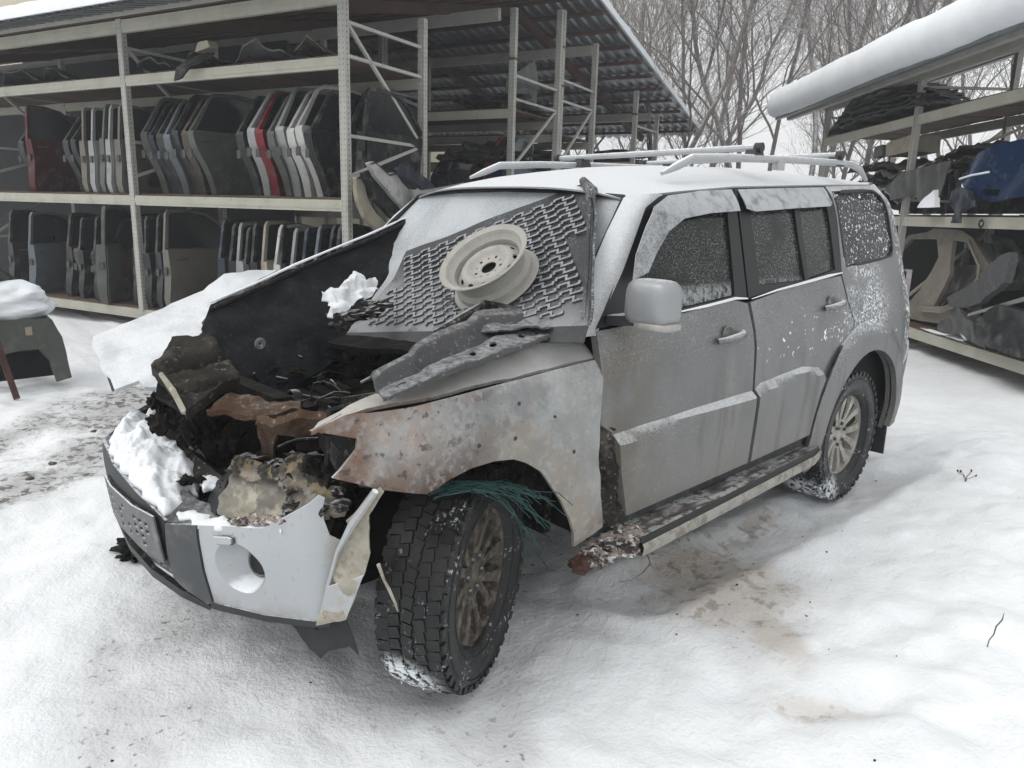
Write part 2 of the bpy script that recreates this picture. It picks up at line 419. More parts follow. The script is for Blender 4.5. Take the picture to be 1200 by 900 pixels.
def mk_tyre(name, c, rad):
    m = NM(name, (.008, .008, .009), .36, 0, .35); m.layer(m.noise(9, .45, .65), (.016, .016, .016), .5)
    m.layer(m.mul(m.noise(60, .57, .62, w=2), m.noise(9, .50, .62, w=4)), (.55, .57, .6), .9, k=.75)
    m.layer(m.noise(30, .58, .7, w=5), (.035, .033, .03), .8, k=.6)
    m.layer(m.mul(m.dist(c, rad, rad*.5), m.noise(30, .47, .51, detail=7, rough=.7, w=8)), SNOW, .9, k=.97)
    m.bump(m.noise(60, raw=True), .3, .006); M[name] = m.done()
def mk_rubber():
    m = NM('rim_alloy', (.40, .385, .35), .45, .4); m.layer(m.noise(8, .4, .6), (.27, .25, .215), .75, 0); m.layer(m.noise(30, .5, .62), (.34, .33, .30), .6, .1, k=.7)
    m.layer(m.noise(22, .57, .62, w=4), (.55, .57, .58), .9, 0, k=.5); m.bump(m.noise(50, raw=True), .3, .004); M['rim'] = m.done()
    m = NM('rim_brown', (.095, .082, .065), .55, .3); m.layer(m.noise(9, .4, .6), (.045, .036, .027), .85, 0); m.layer(m.noise(30, .5, .62), (.18, .165, .14), .7, .1, k=.7)
    m.bump(m.noise(50, raw=True), .4, .004); M['rim_brown'] = m.done()
mk_rubber(); mk_tyre('rubber', (.385*math.cos(R(-20)), -.05, .385*math.sin(R(-20))), .17); mk_tyre('rubber_rear', (.385*math.cos(R(-70)), .03, .385*math.sin(R(-70))), .20)
simple('black_plastic', (.028, .030, .033), .55, frost=.8); simple('dark_grey_plastic', (.055, .06, .066), .55, var=.2, frost=.85, grime=(.12, .12, .12))
simple('trim_black', (.010, .0105, .011), .5, frost=1.0); simple('carrier', (.13, .135, .14), .6, frost=.7, grime=(.2,.2,.2)); simple('under', (.012, .012, .012), .9); simple('void', (.008, .008, .009), .9)
simple('steel_wheel', (.34, .33, .30), .5, .05, .12, 14, frost=1.0, bump=.15); simple('cream', (.36, .335, .28), .6, 0, .18, 16, frost=.8, bump=.4, grime=(.25, .22, .17))
simple('mat_rubber', (.055, .057, .060), .6, 0, .3, 10, frost=.93); 
def mk_mat():
    m = NM('mat_wall', (.03, .032, .035), .5); m.layer(m.mul(m.noise(120, .46, .60), m.noise(14, .38, .6)), (.45, .47, .49), .9, k=.75); M['mat_wall'] = m.done()
    m = NM('mat_frosted', (.028, .030, .033), .6); m.layer(m.mul(m.noise(110, .50, .66), m.noise(5, .42, .66)), (.38, .40, .42), .9, k=.6)
    m.layer(m.mul(m.pos(2, -.06, -.22), m.noise(9, .25, .5)), (.34, .35, .36), .9, k=.7); m.bump(m.noise(90, raw=True), .3, .004); M['mat'] = m.done()
    m = NM('mat_ridge', (.06, .063, .067), .6); m.layer(m.up(.45, .95, .9, 60), (.42, .44, .46), .9, k=.8); m.layer(m.noise(90, .5, .64), (.32, .34, .36), .9, k=.5); M['ridge'] = m.done()
mk_mat()
simple('headrest', (.02, .02, .02), .9); simple('disc', (.10, .07, .05), .7, .4); simple('green_rope', (.013, .062, .058), .6, 0, .5, 30)
simple('rail', (.40, .41, .42), .45, .3, .1, 8, frost=.55); simple('mirror_silver', (.29, .30, .31), .4, .3, .12, 6, frost=.85)
simple('indicator', (.34, .33, .31), .3); simple('taillight', (.30, .26, .27), .4, 0, .3, 30, frost=.0)
simple('step_silver', (.33, .32, .29), .5, .2, .25, 9, frost=.9, grime=(.20, .18, .15))
def mk_step():
    m = NM('step_top', (.06, .055, .05), .8); m.layer(m.mul(m.up(.3, .8), m.noise(7, .38, .60, stretch=(.6, 3, 1))), (.52, .53, .53), .9, k=.8); m.layer(m.noise(25, .5, .62), (.09, .07, .06)); m.bump(m.noise(50, raw=True), .6, .01); M['step'] = m.done()
    m = NM('ash_crust', (.33, .27, .24), .95); m.layer(m.noise(18, .45, .55), (.06, .05, .045)); m.layer(m.noise(45, .52, .6), (.62, .60, .58)); m.bump(m.noise(40, raw=True, detail=8), 1, .02); M['crust'] = m.done()
mk_step()
simple('rust_end', (.085, .042, .032), .9, 0, .4, 20, bump=.5)
# racks
def mk_rack(name, c, k=.3):
    m = NM(name, c, .55, .1); m.layer(m.noise(3, .4, .7), tuple(x*.85 for x in c)); m.layer(m.noise(14, .6, .68, w=3), (.16, .09, .05), .85, k=k)
    M[name] = m.done()
mk_rack('rack_steel', (.40, .40, .365)); mk_rack('rack_beam', (.42, .41, .345)); mk_rack('rack_rust', (.12, .07, .05), 0); mk_rack('rack_hole', (.03, .03, .03), 0)
simple('deck_board', (.10, .062, .047), .85, 0, .35, 5, bump=.3); simple('purlin_paint', (.085, .043, .033), .8, 0, .3, 4)
simple('roof_metal', (.26, .28, .30), .32, .7, .25, 3); simple('beige_wall', (.55, .50, .38), .8, 0, .1, 2)
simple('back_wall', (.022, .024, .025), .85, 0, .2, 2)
GEO = {
 'hood_outer': [[-0.098,-0.7,1.295],[0.032,-0.746,1.292],[0.132,-0.77,1.282],[0.239,-0.737,1.229],[0.381,-0.73,1.186],[0.526,-0.711,1.133],[0.647,-0.695,1.089],[0.699,-0.681,1.064],[0.713,-0.647,1.037],[0.718,-0.552,0.968],[0.701,-0.503,0.938],[0.706,-0.438,0.891],[0.661,-0.436,0.902],[0.62,-0.436,0.913],[0.61,-0.405,0.894],[0.563,-0.38,0.889],[0.53,-0.429,0.933],[0.488,-0.469,0.972],[0.38,-0.523,1.04],[0.313,-0.553,1.079],[0.313,-0.587,1.104],[0.272,-0.614,1.134],[0.242,-0.655,1.171],[0.064,-0.681,1.237]],
 'hood_corner': [[0.67,-0.62,0.913],[0.666,-0.622,0.961],[0.642,-0.588,0.953],[0.615,-0.548,0.929],[0.598,-0.52,0.894],[0.662,-0.6,0.854]],
 'hood_inner': [[-0.923,-0.66,1.586],[-0.731,-0.633,1.532],[-0.502,-0.59,1.458],[-0.297,-0.558,1.397],[-0.084,-0.522,1.331],[0.115,-0.482,1.264],[0.325,-0.445,1.198],[0.364,-0.405,1.15],[0.396,-0.373,1.113],[0.398,-0.339,1.077],[0.359,-0.266,1.007],[0.325,-0.176,0.918],[0.302,-0.122,0.864],[0.2,-0.115,0.871],[0.036,-0.142,0.92],[-0.137,-0.197,1.0],[-0.303,-0.287,1.116],[-0.439,-0.355,1.205],[-0.551,-0.433,1.301],[-0.653,-0.523,1.407],[-0.79,-0.591,1.496]],
 'torn_liner': [[0.078,-0.0,1.278],[0.026,-0.021,1.287],[-0.005,-0.022,1.282],[-0.056,-0.056,1.304],[-0.141,-0.117,1.344],[-0.167,-0.107,1.33],[-0.174,-0.08,1.304],[-0.232,-0.1,1.311],[-0.215,-0.062,1.279],[-0.153,-0.012,1.245],[-0.107,0.01,1.233],[-0.064,0.016,1.236],[-0.009,0.055,1.211],[0.047,0.075,1.203],[0.082,0.104,1.184],[0.109,0.1,1.192],[0.057,0.032,1.245],[0.08,0.022,1.258]],
 'lump': [[0.739,0.103,1.08],[0.7,0.083,1.104],[0.642,0.027,1.158],[0.613,0.025,1.166],[0.583,0.05,1.158],[0.538,0.063,1.161],[0.526,0.105,1.135],[0.52,0.181,1.085],[0.509,0.222,1.06],[0.527,0.237,1.045],[0.581,0.247,1.024],[0.634,0.256,1.003],[0.674,0.27,0.983],[0.707,0.282,0.967],[0.711,0.215,1.011],[0.724,0.153,1.05]],
 'strip': [[0.744,0.178,1.074],[0.734,0.177,1.077],[0.72,0.244,1.033],[0.718,0.313,0.985],[0.724,0.321,0.977],[0.732,0.316,0.979],[0.734,0.254,1.022]],
 'lumpback': [[0.725,0.097,1.025],[0.667,0.096,1.042],[0.631,0.16,0.994],[0.672,0.208,0.94],[0.707,0.167,0.967],[0.742,0.127,0.994]],
 'bracket': [[-0.323,0.263,1.248],[-0.386,0.282,1.252],[-0.399,0.387,1.24],[-0.43,0.547,1.223],[-0.366,0.732,1.193],[-0.387,0.767,1.19],[-0.32,0.832,1.175],[-0.239,0.845,1.165],[-0.058,0.862,1.145],[0.143,0.884,1.122],[0.311,0.918,1.1],[0.431,0.943,1.085],[0.438,0.913,1.088],[0.38,0.782,1.11],[0.344,0.755,1.117],[0.191,0.723,1.137],[0.175,0.689,1.143],[0.016,0.623,1.168],[-0.108,0.604,1.183],[-0.228,0.49,1.209],[-0.307,0.37,1.232]],
 'bracket_holes': [[0.337,0.88,1.102],[0.062,0.826,1.137],[-0.036,0.813,1.149],[-0.161,0.763,1.168],[-0.188,0.789,1.167]],
 'bracket_ridge': [[0.366,0.845,1.104],[0.206,0.802,1.125],[-0.06,0.678,1.168],[-0.24,0.661,1.189],[-0.346,0.737,1.19]],
 'lamp_a': [[0.674,0.361,0.657],[0.626,0.326,0.71],[0.583,0.302,0.757],[0.554,0.297,0.785],[0.53,0.343,0.795],[0.517,0.421,0.788],[0.51,0.446,0.787],[0.512,0.5,0.771],[0.517,0.557,0.752],[0.54,0.594,0.721],[0.562,0.617,0.695],[0.606,0.558,0.669],[0.639,0.474,0.66]],
 'lamp_b': [[0.518,0.555,0.752],[0.507,0.465,0.785],[0.492,0.45,0.803],[0.465,0.473,0.822],[0.438,0.544,0.829],[0.429,0.62,0.817],[0.441,0.662,0.795],[0.451,0.716,0.772],[0.463,0.754,0.751],[0.473,0.758,0.74],[0.495,0.709,0.733],[0.503,0.712,0.725],[0.534,0.668,0.707],[0.563,0.615,0.694]],
 'crossbar': [[0.552,0.436,0.961],[0.513,0.482,0.97],[0.488,0.518,0.982],[0.461,0.551,0.988],[0.433,0.567,0.98],[0.372,0.619,0.977],[0.386,0.574,0.948],[0.396,0.519,0.907],[0.44,0.481,0.909],[0.487,0.449,0.919],[0.518,0.437,0.934]],
 'upright': [[0.499,0.343,0.919],[0.465,0.424,0.906],[0.475,0.387,0.846],[0.481,0.368,0.811],[0.481,0.361,0.771],[0.501,0.311,0.774],[0.502,0.323,0.855]],
 'crossbar_far': [[0.642,0.286,0.97],[0.555,0.254,1.0],[0.497,0.294,0.999],[0.476,0.355,0.984],[0.399,0.409,0.983],[0.412,0.457,0.964],[0.457,0.443,0.959],[0.535,0.411,0.952],[0.595,0.341,0.962]],
 'silver': [[0.722,0.367,0.628],[0.673,0.476,0.648],[0.615,0.583,0.659],[0.565,0.653,0.716],[0.528,0.699,0.756],[0.501,0.716,0.772],[0.485,0.727,0.763],[0.495,0.721,0.731],[0.498,0.718,0.696],[0.486,0.727,0.648],[0.462,0.74,0.634],[0.439,0.755,0.65],[0.454,0.745,0.609],[0.472,0.732,0.549],[0.486,0.719,0.487],[0.505,0.696,0.369],[0.547,0.639,0.368],[0.624,0.522,0.372],[0.693,0.371,0.365],[0.709,0.354,0.468],[0.72,0.358,0.562]],
 'darkc': [[0.763,0.205,0.585],[0.722,0.367,0.628],[0.72,0.358,0.562],[0.709,0.354,0.468],[0.697,0.352,0.361],[0.728,0.247,0.379],[0.744,0.177,0.39],[0.754,0.174,0.48]],
 'flap': [[0.453,0.93,0.842],[0.443,0.943,0.832],[0.451,0.92,0.794],[0.458,0.898,0.756],[0.445,0.889,0.647],[0.449,0.86,0.567],[0.466,0.789,0.404],[0.511,0.709,0.378],[0.506,0.754,0.508],[0.498,0.8,0.631],[0.487,0.836,0.698],[0.493,0.837,0.734]],
 'fog': [[0.695,0.401,0.492],[0.655,0.514,0.592],[0.614,0.574,0.533],[0.647,0.487,0.424],[0.653,0.499,0.511],[0.671,0.481,0.618],[0.683,0.453,0.607],[0.657,0.509,0.61]],
 'plate': [[0.752,-0.515,0.559],[0.778,0.183,0.61],[0.764,0.122,0.424],[0.173,-2.888,-0.525]],
 'bumplow': [[0.175,-2.881,-0.545],[0.788,-0.068,0.688],[0.741,0.185,0.372],[0.699,0.344,0.357],[0.503,0.694,0.346],[0.504,0.697,0.368],[0.159,-2.869,-0.565]],
 'frag': [[0.553,0.59,0.339],[0.524,0.61,0.331],[0.406,0.68,0.335],[0.396,0.697,0.292],[0.386,0.722,0.216],[0.406,0.702,0.247],[0.434,0.686,0.242],[0.463,0.67,0.237],[0.488,0.66,0.214],[0.513,0.638,0.245]],
 'snowbump': [[0.79,-0.351,0.68],[0.689,-0.545,0.68],[0.574,-0.592,0.68],[0.493,-0.564,0.68],[0.569,-0.452,0.68],[0.615,-0.212,0.68],[0.565,-0.088,0.68],[0.617,0.101,0.68],[0.71,0.166,0.68],[0.801,0.339,0.68],[0.834,0.274,0.68],[0.827,0.071,0.68],[0.829,-0.167,0.68]],
 'mat': [[-0.546,-0.316,1.392],[-0.901,0.437,1.707],[-0.841,0.543,1.655],[-0.731,0.64,1.556],[-0.511,0.835,1.36],[-0.359,0.96,1.225],[-0.331,0.792,1.2],[-0.267,0.411,1.143],[-0.17,-0.248,1.056],[-0.248,-0.235,1.126],[-0.415,-0.236,1.274]],
 'crease': [[0.533,0.911,1.065],[0.439,0.914,1.055],[0.3,0.915,1.05],[0.053,0.911,1.063],[-0.192,0.908,1.076],[-0.466,0.904,1.093]],
 'fendertop': [[-0.582,0.8,1.146],[-0.354,0.772,1.163],[-0.04,0.774,1.114],[0.258,0.774,1.071],[0.445,0.78,1.032],[0.511,0.791,1.002],[0.553,0.8,0.98],[0.484,0.811,0.97],[0.425,0.826,0.952]],
 'headtop': [[0.546,0.917,1.007],[0.477,0.918,0.985],[0.486,0.919,0.958],[0.533,0.921,0.902],[0.551,0.921,0.888]],
 'pileA': [[0.3,-0.209,1.882],[0.3,-0.12,1.911],[0.3,-0.047,1.711],[0.3,0.083,1.556],[0.3,0.304,1.429],[0.3,0.539,1.322],[0.3,0.389,1.253],[0.3,0.135,1.361],[0.3,-0.078,1.504],[0.3,-0.176,1.666]],
 'pileB': [[0.36,-0.167,1.925],[0.36,-0.036,1.965],[0.36,0.149,1.785],[0.36,0.431,1.615],[0.36,0.798,1.468],[0.36,0.641,1.359],[0.36,0.285,1.5],[0.36,0.011,1.672]],
 'pileC': [[0.42,-0.16,2.02],[0.42,-0.083,2.041],[0.42,0.142,1.934],[0.42,0.24,1.956],[0.42,0.339,1.886],[0.42,0.56,1.75],[0.42,0.857,1.588],[0.42,0.683,1.451],[0.42,0.439,1.573],[0.42,0.14,1.769],[0.42,-0.059,1.907]],
 'pileD': [[0.5,0.192,1.995],[0.5,0.29,2.042],[0.5,0.678,1.93],[0.5,0.969,1.783],[0.5,1.02,1.694],[0.5,0.822,1.688],[0.5,0.601,1.822],[0.5,0.361,1.905],[0.5,0.219,1.939]],
 'pileE': [[0.56,0.352,1.795],[0.56,0.609,1.797],[0.56,0.961,1.847],[0.56,1.377,1.911],[0.56,1.418,1.762],[0.56,0.933,1.565],[0.56,0.641,1.455],[0.56,0.487,1.594]],
}
# ================================================================== the burnt car (origin on the ground under its front axle, x forwards, y to its left)
CAR = empty('burnt_suv', (0, 0, 0), label='burnt-out silver off-road wagon with a charred open engine bay, raised crumpled bonnet and frosted roof', cat='car')
def ip(x, xs, ys): return float(np.interp(x, xs, ys))
def prof(z): return ip(z, [.3,.5,.8,1.05,1.2,1.65,1.75,1.82], [.88,.91,.925,.915,.875,.735,.69,.60])
def smprof(z): return (prof(z-.04)+2*prof(z)+prof(z+.04))/4
def sides(x, z):
    y = smprof(z)
    if x < -3.25: y -= .55*(-3.25-x)**2
    return y
def fend(x, z):
    y = smprof(min(z, 1.06))-.5*max(0, x-.25)**2
    r = math.hypot(x-.03, z-.387); y += .028*min(1, max(0, (.625-r)/.03))*(1-.35*max(0, (r-.50)/.12)) if z < .95 else .028*min(1, max(0, (.625-r)/.03))*max(0, 1-(z-.95)/.05)
    y -= .035*max(0, (z-1.02)/.07)**2
    y += .006*noise.noise((x*5, 0, z*5))
    return y
def arc(cx, cz, r, a0, a1, n=16): return [(cx+r*math.cos(R(a0+(a1-a0)*i/n)), cz+r*math.sin(R(a0+(a1-a0)*i/n))) for i in range(n+1)]
def side_window(name, outline, inner, parent, glass, dy=0):
    panel('window_frame', outline, lambda x, z: sides(x, z)+.004+dy, M['trim_black'], parent, holes=[inner], d=.05, thick=.02)
    panel(name, inner, lambda x, z: sides(x, z)-.010+dy, glass, parent, d=.08, thick=.004)
def car_body():
    # fender
    fo = [(-.505,1.09),(-.19,1.076),(.05,1.063),(.30,1.05),(.44,1.05),(.515,1.055),(.60,1.02),(.548,1.005),(.48,.985),(.485,.955),(.53,.905),(.552,.886),(.45,.845),(.365,.82),(.298,.802),(.255,.815),(.214,.826),(.132,.842),(.04,.845),(-.04,.835),(-.10,.81),(-.17,.765),(-.22,.705),(-.28,.635),(-.33,.555),(-.36,.49),(-.374,.43),(-.53,.464),(-.50,.60),(-.488,.857)]
    f = panel('front_fender', fo, fend, M['fender'], CAR, d=.035, thick=.012)
    cr = [(.60,.86,1.02),(.515,.882,1.055),(.44,.872,1.06),(.30,.875,1.06),(.053,.873,1.07),(-.19,.873,1.082),(-.505,.868,1.097)]
    inner = [(-.52,.77,1.165),(-.35,.755,1.165),(-.04,.74,1.118),(.26,.745,1.075),(.43,.765,1.045),(.54,.79,1.02)]
    sheet('fender_top', cr+inner, M['fender'], f, d=.04, thick=.012, amp=.006, fr=7, toward=(0,0,1))
    sheet('fender_lip', [(.46,.868,.848),(.36,.900,.820),(.30,.895,.802),(.30,.84,.80),(.44,.80,.838)], M['rusty'], f, d=.04, amp=.006, fr=9, toward=(0,0,1))
    sheet('lamp_recess', [(.548,.86,1.0),(.47,.87,.985),(.47,.88,.93),(.52,.87,.89),(.40,.55,.86),(.38,.5,.97),(.40,.62,.99)], M['char'], f, d=.05, amp=.01)
    for c in ((-.09,1.0),(-.25,.93),(.10,.905),(-.33,.80),(-.05,.90)): 
        MB().lathe([(0, .0), (.007, .0), (.007, -.01)], 10, 'y').build('bolt_hole', M['rusty'], f).location = (c[0], fend(*c)+.002, c[1])
    # doors
    fd = empty('front_door'); fd.parent = CAR
    skin = [(-.497,1.19),(-.497,1.0),(-.495,.86),(-.56,.82),(-.62,.62),(-.66,.47),(-1.1,.485),(-1.548,.50),(-1.548,.84),(-1.548,1.10),(-1.535,1.226),(-1.43,1.246),(-.95,1.21)]
    s1 = panel('door_skin', skin, lambda x, z: sides(x, z)+.004*noise.noise((x*3, 2, z*3)), M['silver_door'], fd, d=.06, thick=.03)
    clad = lambda x, z: sides(x, z)+.03
    panel('door_cladding', [(-.565,.815),(-.60,.66),(-.66,.475),(-1.1,.487),(-1.543,.50),(-1.543,.69),(-1.543,.812),(-1.543,.842),(-1.27,.835),(-1.0,.828),(-.78,.8215)], lambda x, z: clad(x, z)-.034*min(1, max(0, 1-(ip(x, [-1.543,-1.0,-.565], [.842,.828,.815])-z)/.032))**1.4, M['silver_door'], fd, d=.04, thick=.03)
    fw = [(-.497,1.20),(-.60,1.31),(-.72,1.43),(-.83,1.55),(-.92,1.63),(-1.04,1.675),(-1.3,1.70),(-1.595,1.722),(-1.575,1.60),(-1.53,1.25),(-1.43,1.258),(-.95,1.222)]
    side_window('window_glass', fw, [(-.77,1.245),(-.80,1.33),(-.88,1.45),(-.96,1.54),(-1.07,1.62),(-1.3,1.65),(-1.50,1.665),(-1.475,1.5),(-1.44,1.30),(-1.43,1.265),(-1.15,1.245),(-.95,1.232)], fd, M['glass_front'])
    vis = lambda x, z: sides(x, z)+.008+.035*min(1, max(0, (1.70-z)/.10))**.5
    panel('wind_deflector', [(-.70,1.36),(-.745,1.45),(-.84,1.555),(-.92,1.628),(-1.04,1.672),(-1.3,1.70),(-1.575,1.718),(-1.55,1.625),(-1.3,1.61),(-1.10,1.585),(-.98,1.535),(-.88,1.46),(-.80,1.385)], vis, M['visor'], fd, d=.03, thick=.004)
    rd = empty('rear_door'); rd.parent = CAR
    rsk = [(-1.562,1.229),(-1.568,1.10),(-1.568,.84),(-1.568,.50),(-1.9,.51),(-2.15,.52),(-2.165,.62),(-2.21,.74),(-2.29,.86),(-2.40,.95),(-2.56,1.02),(-2.60,1.06),(-2.545,1.19),(-2.525,1.312),(-2.0,1.283)]
    panel('door_skin', rsk, sides, M['silver'], rd, d=.06, thick=.03)
    panel('door_cladding', [(-1.573,.50),(-1.573,.845),(-1.62,.868),(-2.02,.895),(-2.20,.872),(-2.255,.84),(-2.20,.74),(-2.16,.60),(-2.15,.522)], lambda x, z: clad(x, z)-.034*min(1, max(0, 1-(ip(x, [-2.255,-2.20,-2.02,-1.62,-1.573], [.84,.872,.895,.868,.845])-z)/.032))**1.4, M['silver'], rd, d=.04, thick=.03)
    rw = [(-1.545,1.25),(-1.585,1.55),(-1.605,1.722),(-2.1,1.75),(-2.60,1.775),(-2.595,1.66),(-2.565,1.50),(-2.532,1.33),(-2.0,1.295)]
    panel('window_frame', rw, lambda x, z: sides(x, z)+.004, M['trim_black'], rd, holes=[[(-1.66,1.30),(-1.69,1.60),(-1.70,1.67),(-2.13,1.69),(-2.11,1.5),(-2.105,1.305)], [(-2.15,1.31),(-2.165,1.5),(-2.18,1.69),(-2.50,1.705),(-2.49,1.55),(-2.46,1.345)]], d=.05, thick=.02)
    for o in ([(-1.66,1.30),(-1.69,1.60),(-1.70,1.67),(-2.13,1.69),(-2.11,1.5),(-2.105,1.305)], [(-2.15,1.31),(-2.165,1.5),(-2.18,1.69),(-2.50,1.705),(-2.49,1.55),(-2.46,1.345)]):
        panel('window_glass', o, lambda x, z: sides(x, z)-.010, M['glass_rear'], rd, d=.08, thick=.004)
    panel('wind_deflector', [(-1.615,1.635),(-1.63,1.72),(-2.1,1.746),(-2.57,1.77),(-2.55,1.69),(-2.50,1.67),(-2.1,1.65),(-1.68,1.625)], vis, M['visor'], rd, d=.03, thick=.004)
    # snow resting on the belt line
    m = MB(); m.tube([(-.95, sides(-.95,1.225)+.008, 1.222),(-1.2, sides(-1.2,1.238)+.008, 1.236),(-1.43, sides(-1.43,1.255)+.008, 1.254),(-1.53, sides(-1.53,1.25)+.008, 1.248)], [.002,.006,.006,.003], 6); m.build('sill_snow', M['snow'], fd)
    m = MB(); m.tube([(-1.56, sides(-1.56,1.245)+.010, 1.245),(-1.8, sides(-1.8,1.268)+.010, 1.272),(-2.1, sides(-2.1,1.285)+.010, 1.297),(-2.35, sides(-2.35,1.30)+.010, 1.318),(-2.52, sides(-2.52,1.32)+.010, 1.328)], [.002,.005,.007,.008,.003], 6); m.build('sill_snow', M['snow'], rd)
    # handles
    for d_, x0, z0, mt in ((fd, -1.335, 1.10, M['silver_door']), (rd, -2.352, 1.172, M['silver'])):
        y0 = sides(x0, z0)
        m = MB(); m.tube([(x0+.095, y0+.012, z0-.012), (x0+.06, y0+.038, z0-.006), (x0, y0+.042, z0), (x0-.06, y0+.038, z0+.006), (x0-.1, y0+.012, z0+.012)], [.012,.017,.018,.017,.012], 10)
        h = m.build('door_handle', mt, d_)
        panel('handle_cup', arc(x0+.005, z0, .042, 0, 345, 15), lambda x, z: sides(x, z)+.004-.012*max(0, 1-math.hypot(x-x0, z-z0)/.04), M['dark_grey_plastic'], h, d=.02, thick=.004) if False else None
        MB().lathe([(0, -.012), (.030, -.008), (.044, .003), (.050, .001)], 24).build('handle_cup', mt, h).location = (x0, y0, z0)
    # rear quarter with window opening and wheel arch
    q = [(-2.54,1.31),(-2.56,1.19),(-2.61,1.07),(-2.58,1.0)]+arc(-2.79,.415,.49,66,188,16)+[(-3.30,.36),(-3.42,.52),(-3.62,.70),(-3.64,.86),(-3.645,1.03),(-3.63,1.20),(-3.60,1.33),(-3.55,1.50),(-3.50,1.64),(-3.46,1.78),(-3.40,1.825),(-3.30,1.812),(-2.62,1.777),(-2.60,1.60)]
    qh = [(-2.60,1.352),(-2.625,1.60),(-2.645,1.752),(-3.24,1.786),(-3.31,1.765),(-3.335,1.70),(-3.315,1.5),(-3.29,1.425),(-3.23,1.395)]
    qp = panel('rear_quarter', q, sides, M['silver'], CAR, holes=[qh], d=.045, thick=.025)
    panel('quarter_glass', qh, lambda x, z: sides(x, z)-.008, M['glass_quarter'], qp, d=.08, thick=.004)
    panel('window_seal', chaikin([(-2.595,1.346),(-2.62,1.60),(-2.64,1.757),(-3.25,1.791),(-3.32,1.77),(-3.343,1.70),(-3.32,1.5),(-3.295,1.42),(-3.23,1.389)], 1), lambda x, z: sides(x, z)+.003, M['trim_black'], qp, holes=[[(-2.612,1.362),(-2.636,1.60),(-2.655,1.742),(-3.235,1.775),(-3.30,1.755),(-3.322,1.70),(-3.302,1.5),(-3.28,1.433),(-3.225,1.405)]], d=.03, thick=.01)
    panel('quarter_lower', [(-2.10,.53),(-2.12,.75),(-2.22,.93),(-2.42,1.05),(-2.60,1.09),(-2.80,1.04),(-2.79,.92),(-2.52,.83),(-2.33,.66),(-2.27,.53)], lambda x, z: sides(x, z)-.006, M['silver'], qp, d=.05, thick=.02)
    # flare
    fl = arc(-2.79,.415,.485,186,-8,26)+arc(-2.81,.43,.635,-12,184,26)
    def flr(x, z):
        r = math.hypot(x+2.79, z-.415); return sides(x, z)+.012+.030*min(1, max(0, (.635-r)/.05))**.6
    panel('arch_flare', fl, flr, M['silver'], qp, d=.035, thick=.03)
    panel('rear_bumper_side', [(-3.28,.37),(-3.34,.60),(-3.36,.74),(-3.66,.86),(-3.67,.72),(-3.52,.52),(-3.38,.37)], lambda x, z: sides(x, z)+.012, M['silver'], CAR, d=.05, thick=.03)
    m = MB(); m.box((-3.68, 0, .66), (.14, 1.6, .36)); m.build('rear_bumper', M['silver'], CAR)
    MB().box((-3.30, .80, .31), (.015, .22, .26)).build('mud_flap', M['black_plastic'], CAR)
    # tailgate and lamps
    V = []; n = 14
    for i in range(n+1):
        z = .6+(1.84-.6)*i/n; x = -ip(z, [.6,1.03,1.3,1.64,1.84], [3.66,3.66,3.62,3.52,3.44])
        for j in range(9): y = (j/4-1)*(sides(x, z)-.02); V.append((x-.06*(1-(j/4-1)**2), y, z))
    mesh_obj('tailgate', V, [(i*9+j, i*9+j+1, i*9+j+10, i*9+j+9) for i in range(n) for j in range(8)], M['silver'], CAR)
    MB().box((-3.615, .765, 1.17), (.05, .10, .28), Matrix.Rotation(R(-30), 3, 'Z')).build('tail_lamp', M['taillight'], CAR)
    # roof
    xs = [-.80,-.90,-1.0,-1.15,-1.35,-1.6,-1.9,-2.2,-2.6,-3.0,-3.3,-3.45,-3.52]; V = []; nj = 25
    for i, x in enumerate(xs):
        ye = ip(x, [-3.52,-3.3,-2.6,-1.6,-1.03,-.86,-.80], [.56,.612,.657,.705,.722,.675,.66]); ze = ip(x, [-3.52,-3.4,-3.3,-2.6,-1.6,-1.03,-.86,-.8], [1.79,1.822,1.818,1.785,1.732,1.682,1.662,1.655])
        zc = ip(x, [-3.52,-3.4,-2.8,-2.2,-1.6,-1.2,-1.0,-.8], [1.80,1.865,1.875,1.865,1.835,1.785,1.745,1.70])
        for j in range(nj):
            t = j/(nj-1)*2-1; t = math.copysign(abs(t)**.8, t)
            xx = x-(.06*t*t if i < 3 else 0)*(1-i/3); z = ze+(zc-ze)*(1-abs(t)**3.2)
            V.append((xx, t*ye, z))
    F = [(i*nj+j, i*nj+j+1, (i+1)*nj+j+1, (i+1)*nj+j) for i in range(len(xs)-1) for j in range(nj-1)]
    V2, F2 = solid(V, [(0,0,1)]*len(V), F, .007); rf = mesh_obj('roof', V2, F2, M['roof'], CAR, 50)
    # A pillars
    for s in (1, -1):
        inn = [(-.86,.675,1.66),(-.72,.715,1.53),(-.56,.765,1.36),(-.44,.80,1.235),(-.37,.815,1.16)]
        out = [(-1.03,.732,1.678),(-.90,.752,1.622),(-.705,.818,1.40),(-.56,.86,1.26),(-.50,.878,1.175)]
        V = []
        for a, b in zip(inn, out):
            for k in range(5):
                t = k/4; p = Vector(a).lerp(Vector(b), t); p += Vector((.4, .9, .3)).normalized()*.02*(1-(2*t-1)**2); V.append((p.x, p.y*s, p.z))
        F = [(i*5+k, i*5+k+1, i*5+k+6, i*5+k+5) for i in range(4) for k in range(4)]
        mesh_obj('windscreen_pillar', V, F, M['roof'], CAR, 60)
    sheet('corner_trim', [(-.50,.868,1.20),(-.60,.85,1.295),(-.72,.83,1.35),(-.80,.85,1.27),(-.78,.86,1.235)], M['trim_black'], fd, d=.05, thick=.01, toward=(0,1,0))
